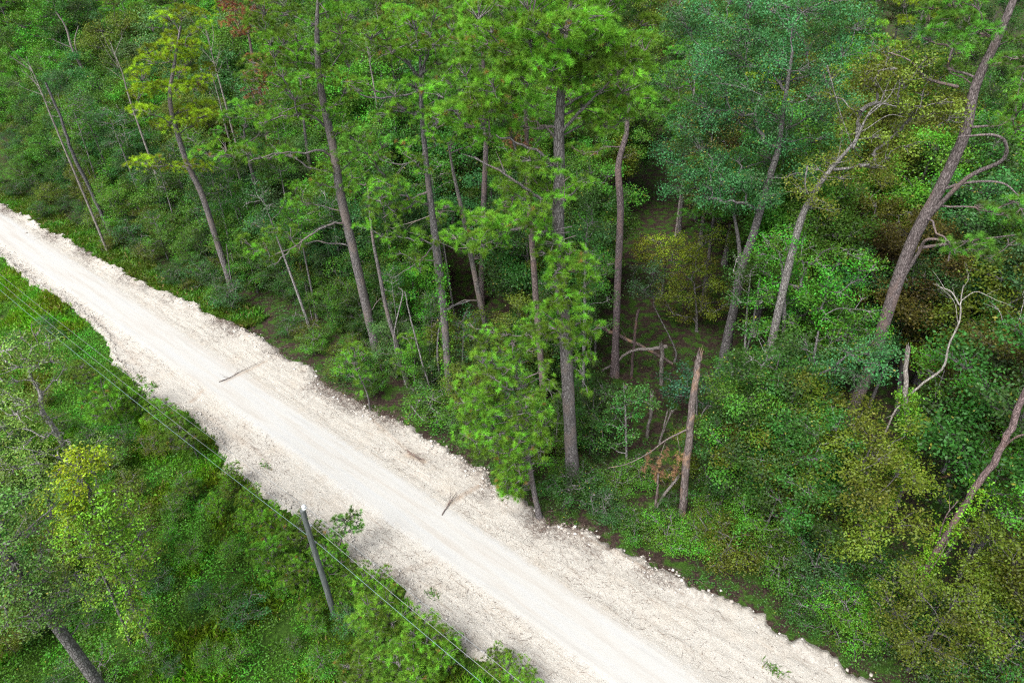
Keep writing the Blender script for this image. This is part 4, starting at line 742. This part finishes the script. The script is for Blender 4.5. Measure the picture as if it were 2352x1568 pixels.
def zone(x, y, near):
    if near: return ('near side weeds, ' + ('far end' if y < 850 else 'beside pale leafed oak' if y < 950 else 'beyond dark young pines' if y < 1050 else 'round the utility pole' if 560 < x < 900 and y < 1440 else 'bottom left corner' if x < 450 and y > 1350 else 'left edge' if x < 300 else 'middle' if (x < 560 or y < 1440) and y < 1250 else 'lower middle' if x < 700 else 'bottom edge'))
    h = [w for m, w in ((130, 'far left edge'), (300, 'left edge'), (480, 'by leaning yellow pine'), (680, 'by rust brown pine'), (900, 'by long limbed pine'), (1130, 'by forked pine'), (1380, 'by tallest pine'), (1560, 'by dark gap'), (1760, 'by teal oak'), (1960, 'by yellow green oak'), (2180, 'by big leaning pine'), (9999, 'right edge')) if x < m][0]
    v = 'skyline' if y < 0 else 'top row' if y < 90 else 'upper wood' if y < 240 else 'mid wood' if y < 420 else 'inner wood' if y < 600 else 'lower wood' if y < 860 else 'roadside' if y < 1200 else 'bottom brush'
    return f'{v} {h}'
groups = {}
for rec in PLACED:
    o, kind, c, H, cc = rec[:5]; x, y, d = proj(c); s, t = to_st(c); z = zone(x, y, t < 17); nm = KN[kind][0]
    tint = (TN.get(cc, 'green') if isinstance(cc, str) else 'green')
    if kind in ('pine',): tint = 'green needled'
    groups.setdefault((tint, nm, z), []).append((x, rec))
for (tint, nm, z), L in groups.items():
    L.sort(key=lambda a: a[0])
    for i, (x, rec) in enumerate(L):
        k = KN[rec[1]]
        w = '' if len(L) == 1 else ', ' + ('rightmost' if i == len(L) - 1 else ORD[min(i, 11)])
        tag(rec[0], f'{tint} {nm}, {z}{w}', k[1], k[2])
print('PLACED', len(PLACED), {k: sum(1 for r in PLACED if r[1] == k) for k in KN})

# ================================================================== low plants, litter, stones
def in_view(P, m=60):
    Q = (P - CAMP) @ RC; x = CX + FPX * Q[:, 0] / -Q[:, 2]; y = CY - FPX * Q[:, 1] / -Q[:, 2]
    return (x > -m) & (x < 2352 + m) & (y > -m) & (y < 1568 + m)
def blades(buf, P, h, w, lean=.35, m=1):
    n = len(P); d = norm(np.concatenate([rng.normal(size=(n, 2)) * lean, np.ones((n, 1))], 1)); s = norm(np.cross(d, runit(n))) * w / 2; l = (h * rng.uniform(.5, 1.3, n))[:, None]
    bend = np.concatenate([rng.normal(size=(n, 2)) * .25, np.zeros((n, 1))], 1) * l
    V = np.stack([P - s, P + s, P + d * l * .6 + s * .7, P + d * l + bend], 1); buf.add(V.reshape(-1, 3), np.arange(n * 4).reshape(-1, 4), np.repeat(rng.random(n), 4), np.repeat(np.clip(fbm(P[:, 0] * .5, P[:, 1] * .5, 3) * 1.6 - .3, 0, 1), 4))
def st_arr(s, t, z): return np.stack([U[0] * s + Nn[0] * t, U[1] * s + Nn[1] * t, z], -1)
def low_plants():
    # near side: tall weeds and grass
    N_ = 1300000; s = rng.uniform(-8, 125, N_); t = rng.uniform(-34, 15.2, N_); P = st_arr(s, t, np.zeros(N_)); k = in_view(P); s, t, P = s[k], t[k], P[k]
    k = (t < loedge(s) + .25 - .5 * rng.random(len(s))) & (fbm(s * .5, t * .5, 4) > .20); s, t, P = s[k], t[k], P[k]; k = rng.permutation(len(s))[:420000]; s, t, P = s[k], t[k], P[k]
    hgt = .25 + .75 * np.clip(fbm(s * .22 + 7, t * .3, 3) * 1.9 - .5, 0, 1); b1 = Buf(4); f = fbm(s * .35 + 40, t * .35, 3) + rng.normal(size=len(s)) * .05 > .45
    blades(b1, P[f], hgt[f] * .75, .035, .45); tag(link('tall_grass', b1.mesh('tall_grass', M_GRASS), None, (0, 0, 0), (0.14, 0.33, 0.012)), 'tall green weeds and grass between the road and the left trees', 'grass', kind='stuff')
    b2 = Buf(4); g = ~f; Q = P[g] + np.stack([np.zeros(g.sum()), np.zeros(g.sum()), hgt[g] * rng.random(g.sum())], -1); leaves(b2, Q, 1, .04, .13, clu=np.clip(fbm(Q[:, 0] * .7, Q[:, 1] * .7, 3) * 1.8 - .4, 0, 1))
    tag(link('weeds', b2.mesh('weeds', M_LEAF), None, (0, 0, 0), (0.075, 0.27, 0.014)), 'broad leaved weeds covering the ground left of the road', 'weeds', kind='stuff')
    # forest side: ground cover near the road
    N_ = 700000; s = rng.uniform(-25, 120, N_); t = 21 + rng.random(N_) ** 1.6 * 24; P = st_arr(s, t, np.zeros(N_)); k = in_view(P); s, t, P = s[k], t[k], P[k]
    near = np.clip(1 - (t - upedge(s)) / 10, 0, 1); k = (t > upedge(s) - .15 + .5 * rng.random(len(s))) & (fbm(s * .45 + 31, t * .45, 4) > .45 - .05 * near - .10 * (s < 8)); s, t, P = s[k], t[k], P[k]; k = rng.permutation(len(s))[:170000]; P = P[k]; s = s[k]; t = t[k]
    b3 = Buf(4); Q = P + np.stack([np.zeros(len(P)), np.zeros(len(P)), rng.random(len(P)) * .4 * (fbm(s * .4, t * .4, 3) + .2)], -1); leaves(b3, Q, 1, .04, .11, clu=np.clip(fbm(Q[:, 0] * .7, Q[:, 1] * .7, 3) * 1.8 - .4, 0, 1))
    tag(link('ground_cover', b3.mesh('ground_cover', M_LEAF), None, (0, 0, 0), (0.05, 0.13, 0.02)), 'low green plants on the forest floor along the road', 'ground cover', kind='stuff')
    # grass verge at the top left beyond the road
    N_ = 30000; s = rng.uniform(50, 118, N_); t = upedge(s) + rng.random(N_) ** 1.8 * 2.6 - .2; P = st_arr(s, t, np.zeros(N_)); b4 = Buf(4); blades(b4, P, .5, .04, .6)
    tag(link('verge_grass', b4.mesh('verge_grass', M_GRASS), None, (0, 0, 0), (0.09, 0.21, 0.015)), 'green grass verge between the far road edge and the wood', 'grass', kind='stuff')
    for (x, y), n, lab in (((1775, 1541), 60, 'small bright grass tuft on the bare shoulder near the bottom road edge'), ((355, 888), 40, 'low green tuft on the near road shoulder at left'), ((995, 1366), 35, 'pale sparse grass tuft on the shoulder right of the utility pole'), ((612, 1072), 30, 'tiny green tuft on the near shoulder between the road sticks'), ((690, 1305), 50, 'reddish green tuft of weeds beside the pole top on the road edge')):
        q = gp(x, y); s0, t0 = to_st(q); bb = Buf(4); rr = rng.normal(size=(n * 2, 2)) * [.28, .14]; Pq = st_arr(s0 + rr[:, 0], t0 + rr[:, 1], road_z(s0 + rr[:, 0], t0 + rr[:, 1])); blades(bb, Pq - q, .22, .03, .8)
        tag(link('grass_tuft', bb.mesh('grass_tuft', M_GRASS), None, q, (0.09, 0.24, 0.015)), lab, 'grass tuft', 'tufts on the road shoulders')
def lumps(buf, P, r):
    n = len(P); base = np.array([(-1, -1, -1), (1, -1, -1), (1, 1, -1), (-1, 1, -1), (-1, -1, 1), (1, -1, 1), (1, 1, 1), (-1, 1, 1)], float) * .6
    F = np.array([(0, 3, 2, 1), (4, 5, 6, 7), (0, 1, 5, 4), (1, 2, 6, 5), (2, 3, 7, 6), (3, 0, 4, 7)])
    a = rng.random(n) * 2 * PI; V = base[None] * rng.uniform(.55, 1.25, (n, 8, 3)) * np.stack([r, r * rng.uniform(.6, 1, n), r * rng.uniform(.4, .8, n)], -1)[:, None]
    X = V[..., 0] * np.cos(a)[:, None] - V[..., 1] * np.sin(a)[:, None]; Y = V[..., 0] * np.sin(a)[:, None] + V[..., 1] * np.cos(a)[:, None]
    V = np.stack([X, Y, V[..., 2]], -1) + P[:, None]; buf.add(V.reshape(-1, 3), (F[None] + np.arange(n)[:, None, None] * 8).reshape(-1, 4), np.repeat(rng.random(n), 8), .5)
def litter():
    def simple(name, stops, rough=.95):
        m, t, N, L = newmat(name); col = ramp(N, L, attr(N, 'var'), stops); b = N('ShaderNodeBsdfPrincipled'); L(col, b.inputs['Base Color']); b.inputs['Roughness'].default_value = rough; o = N('ShaderNodeOutputMaterial'); L(b.outputs[0], o.inputs[0]); return m
    MR = simple('limestone_clods', [(0, (.33, .29, .25)), (.5, (.46, .425, .385)), (1, (.56, .54, .51))]); MD = simple('debris', [(0, (.05, .03, .025)), (.6, (.13, .09, .075)), (1, (.28, .22, .18))])
    b = Buf(4); n = 15000; s = rng.uniform(-14, 105, n); t = upedge(s) - .55 + rng.normal(size=n) * .42; k = (t < upedge(s) + .35) & (rng.random(n) < np.clip((fbm(s * .5 + 70, s * 0, 3) - .36) * 4, .12, 1)); s, t = s[k], t[k]; r = .015 + .15 * rng.random(len(s)) ** 9; lumps(b, st_arr(s, t, np.maximum(road_z(s, t), 0) + r * .2), r)
    n = 5000; s = rng.uniform(0, 105, n); t = loedge(s) + .3 + np.abs(rng.normal(size=n)) * .4; r = .025 + .10 * rng.random(n) ** 5; lumps(b, st_arr(s, t, np.maximum(road_z(s, t), 0) + r * .2), r)
    n = 5000; s = rng.uniform(-14, 90, n); t = rng.uniform(13.6, 23, n); k = (t < 16.2) | (t > 19.6); s, t = s[k], t[k]; r = .015 + .04 * rng.random(len(s)) ** 3; lumps(b, st_arr(s, t, road_z(s, t) + r * .2), r)
    tag(link('loose_stones', b.mesh('loose_stones', MR)), 'loose white limestone clods strewn along the road edges', 'stones', kind='stuff')
    b = Buf(4); n = 1500; s = rng.uniform(-14, 90, n); t = rng.uniform(13.4, 23.2, n); k = (t < 16.0) | (t > 19.8) | (rng.random(n) < .06); s, t = s[k], t[k]; r = .02 + .035 * rng.random(len(s)) ** 3; lumps(b, st_arr(s, t, road_z(s, t) + r * .2), r)
    tag(link('dark_pebbles', b.mesh('dark_pebbles', MD)), 'small dark crumbs of earth scattered over the road shoulders', 'pebbles', kind='stuff')
    b = Buf(4); n = 60000; s = rng.uniform(-14, 105, n); u = upedge(s); q = rng.random(n); t = np.where(q < .66, u - .45 + rng.normal(size=n) * .6, np.where(q < .85, rng.uniform(19.6, 23.2, n), rng.uniform(13.4, 16.2, n)))
    dens = fbm(s * .25, t * .3 + 4, 3); k = (t < u + .8) & (t > loedge(s)) & (rng.random(n) < np.clip((dens - .38) * 5, .04, 1)); s, t = s[k], t[k]; P = st_arr(s, t, np.maximum(road_z(s, t), 0) + .02)
    n = len(P); d = norm(np.concatenate([rng.normal(size=(n, 2)) + U * 1.2 * rng.choice([-1, 1], (n, 1)), rng.uniform(0, .35, (n, 1))], 1)); l = (.10 + .5 * rng.random(n) ** 3)[:, None]; sd2 = norm(np.cross(d, runit(n))) * .008
    V = np.stack([P - sd2, P + sd2, P + d * l * .55 + sd2 + [0, 0, .01], P + d * l], 1); b.add(V.reshape(-1, 3), np.arange(n * 4).reshape(-1, 4), np.repeat(rng.random(n), 4), .5)
    tag(link('twig_litter', b.mesh('twig_litter', MD)), 'dark roots and twig litter heaped along the road shoulders', 'twigs', kind='stuff')
low_plants(); litter()


# pale dead tops standing out of the wood further back
def pale_tops():
    for (x, y, lab) in ((60, 130, 'pale bare dead top in the upper left corner of the wood'), (250, 90, 'grey bare top between the forked dead tree and the yellow crowned pine'), (470, 60, 'thin grey bare top right of the yellow crowned pine'), (840, 60, 'pale bare top between two pine crowns at the top edge'), (1610, 90, 'pale bare stem among the teal oak leaves near the top edge'), (2120, 600, 'tangled grey bare top beside the big leaning pine'), (2290, 640, 'tangled pale twigs at the right edge below the bent limbs'), (480, 150, 'slender whitish forked top behind the rust brown pine')):
        b = gp(x + (1240 - x) * .16, y + (2950 - y) * (.16 if y < 300 else .05)); L = []
        p0 = onplane(x + (1240 - x) * .05, y + (2950 - y) * .05, b); p1 = onplane(x, y, b); d = p1 - p0
        for k in range(7):
            a = p0 + d * rng.uniform(.3, .9); e = a + norm(norm(d) + runit(1)[0] * .8) * np.linalg.norm(d) * rng.uniform(.25, .5); L.append(([a, (a + e) / 2 + rng.normal(size=3) * .12, e], (.03, .008)))
        wood('dead_tree', 'dead tree', lab, [([b, (b + p0) / 2, p0, p0 + d * .5 + rng.normal(size=3) * .15, p1], (.13, .02))] + L, M_DEAD, (1.2, 1.2, 1.2), splinter=False)
pale_tops()

def low_sprays():
    """hanging needle sprays near the foot of the low drooping pine and along the tallest pine"""
    for start, els in (('low drooping pine', ((1170, 1095, 34, 50, 22, .44, .6, -1.0), (1195, 1020, 60, 50, 16, .45, .8, -.9), (1100, 930, 50, 60, 12, .45, .8, -.7))), ('tallest thick pine', ((1330, 800, 30, 40, 7, .4, .6, -.6), (1255, 560, 40, 30, 6, .5, .8, -1)))):
        tr = [o for o in COL.objects if str(o.get('label', '')).startswith(start)][0]; b = np.array(tr.location); fb, lb = Buf(3), Buf(4)
        for c, R in reg(b, *els):
            pad(fb, lb, c, R, norm(c - (b + [0, 0, c[2] + .6])), 'pine', 1.1, .8)
            a = np.array([b[0], b[1], 0]) * 1.0; ax = onplane(*proj(b + [0, 0, max(.5, c[2] - .2)])[:2], b); tube(lb, [ax * .7 + c * .3 + [0, 0, .15], (ax + c) / 2 + [0, 0, .12], c], [.03, .022, .01], 5)
        link('crown', fb.mesh('crown', M_NEEDLE, False, b), tr, (0, 0, 0), PG); link('limbs', lb.mesh('limbs', M_PINE, True, b), tr, color=WHITE)
low_sprays()
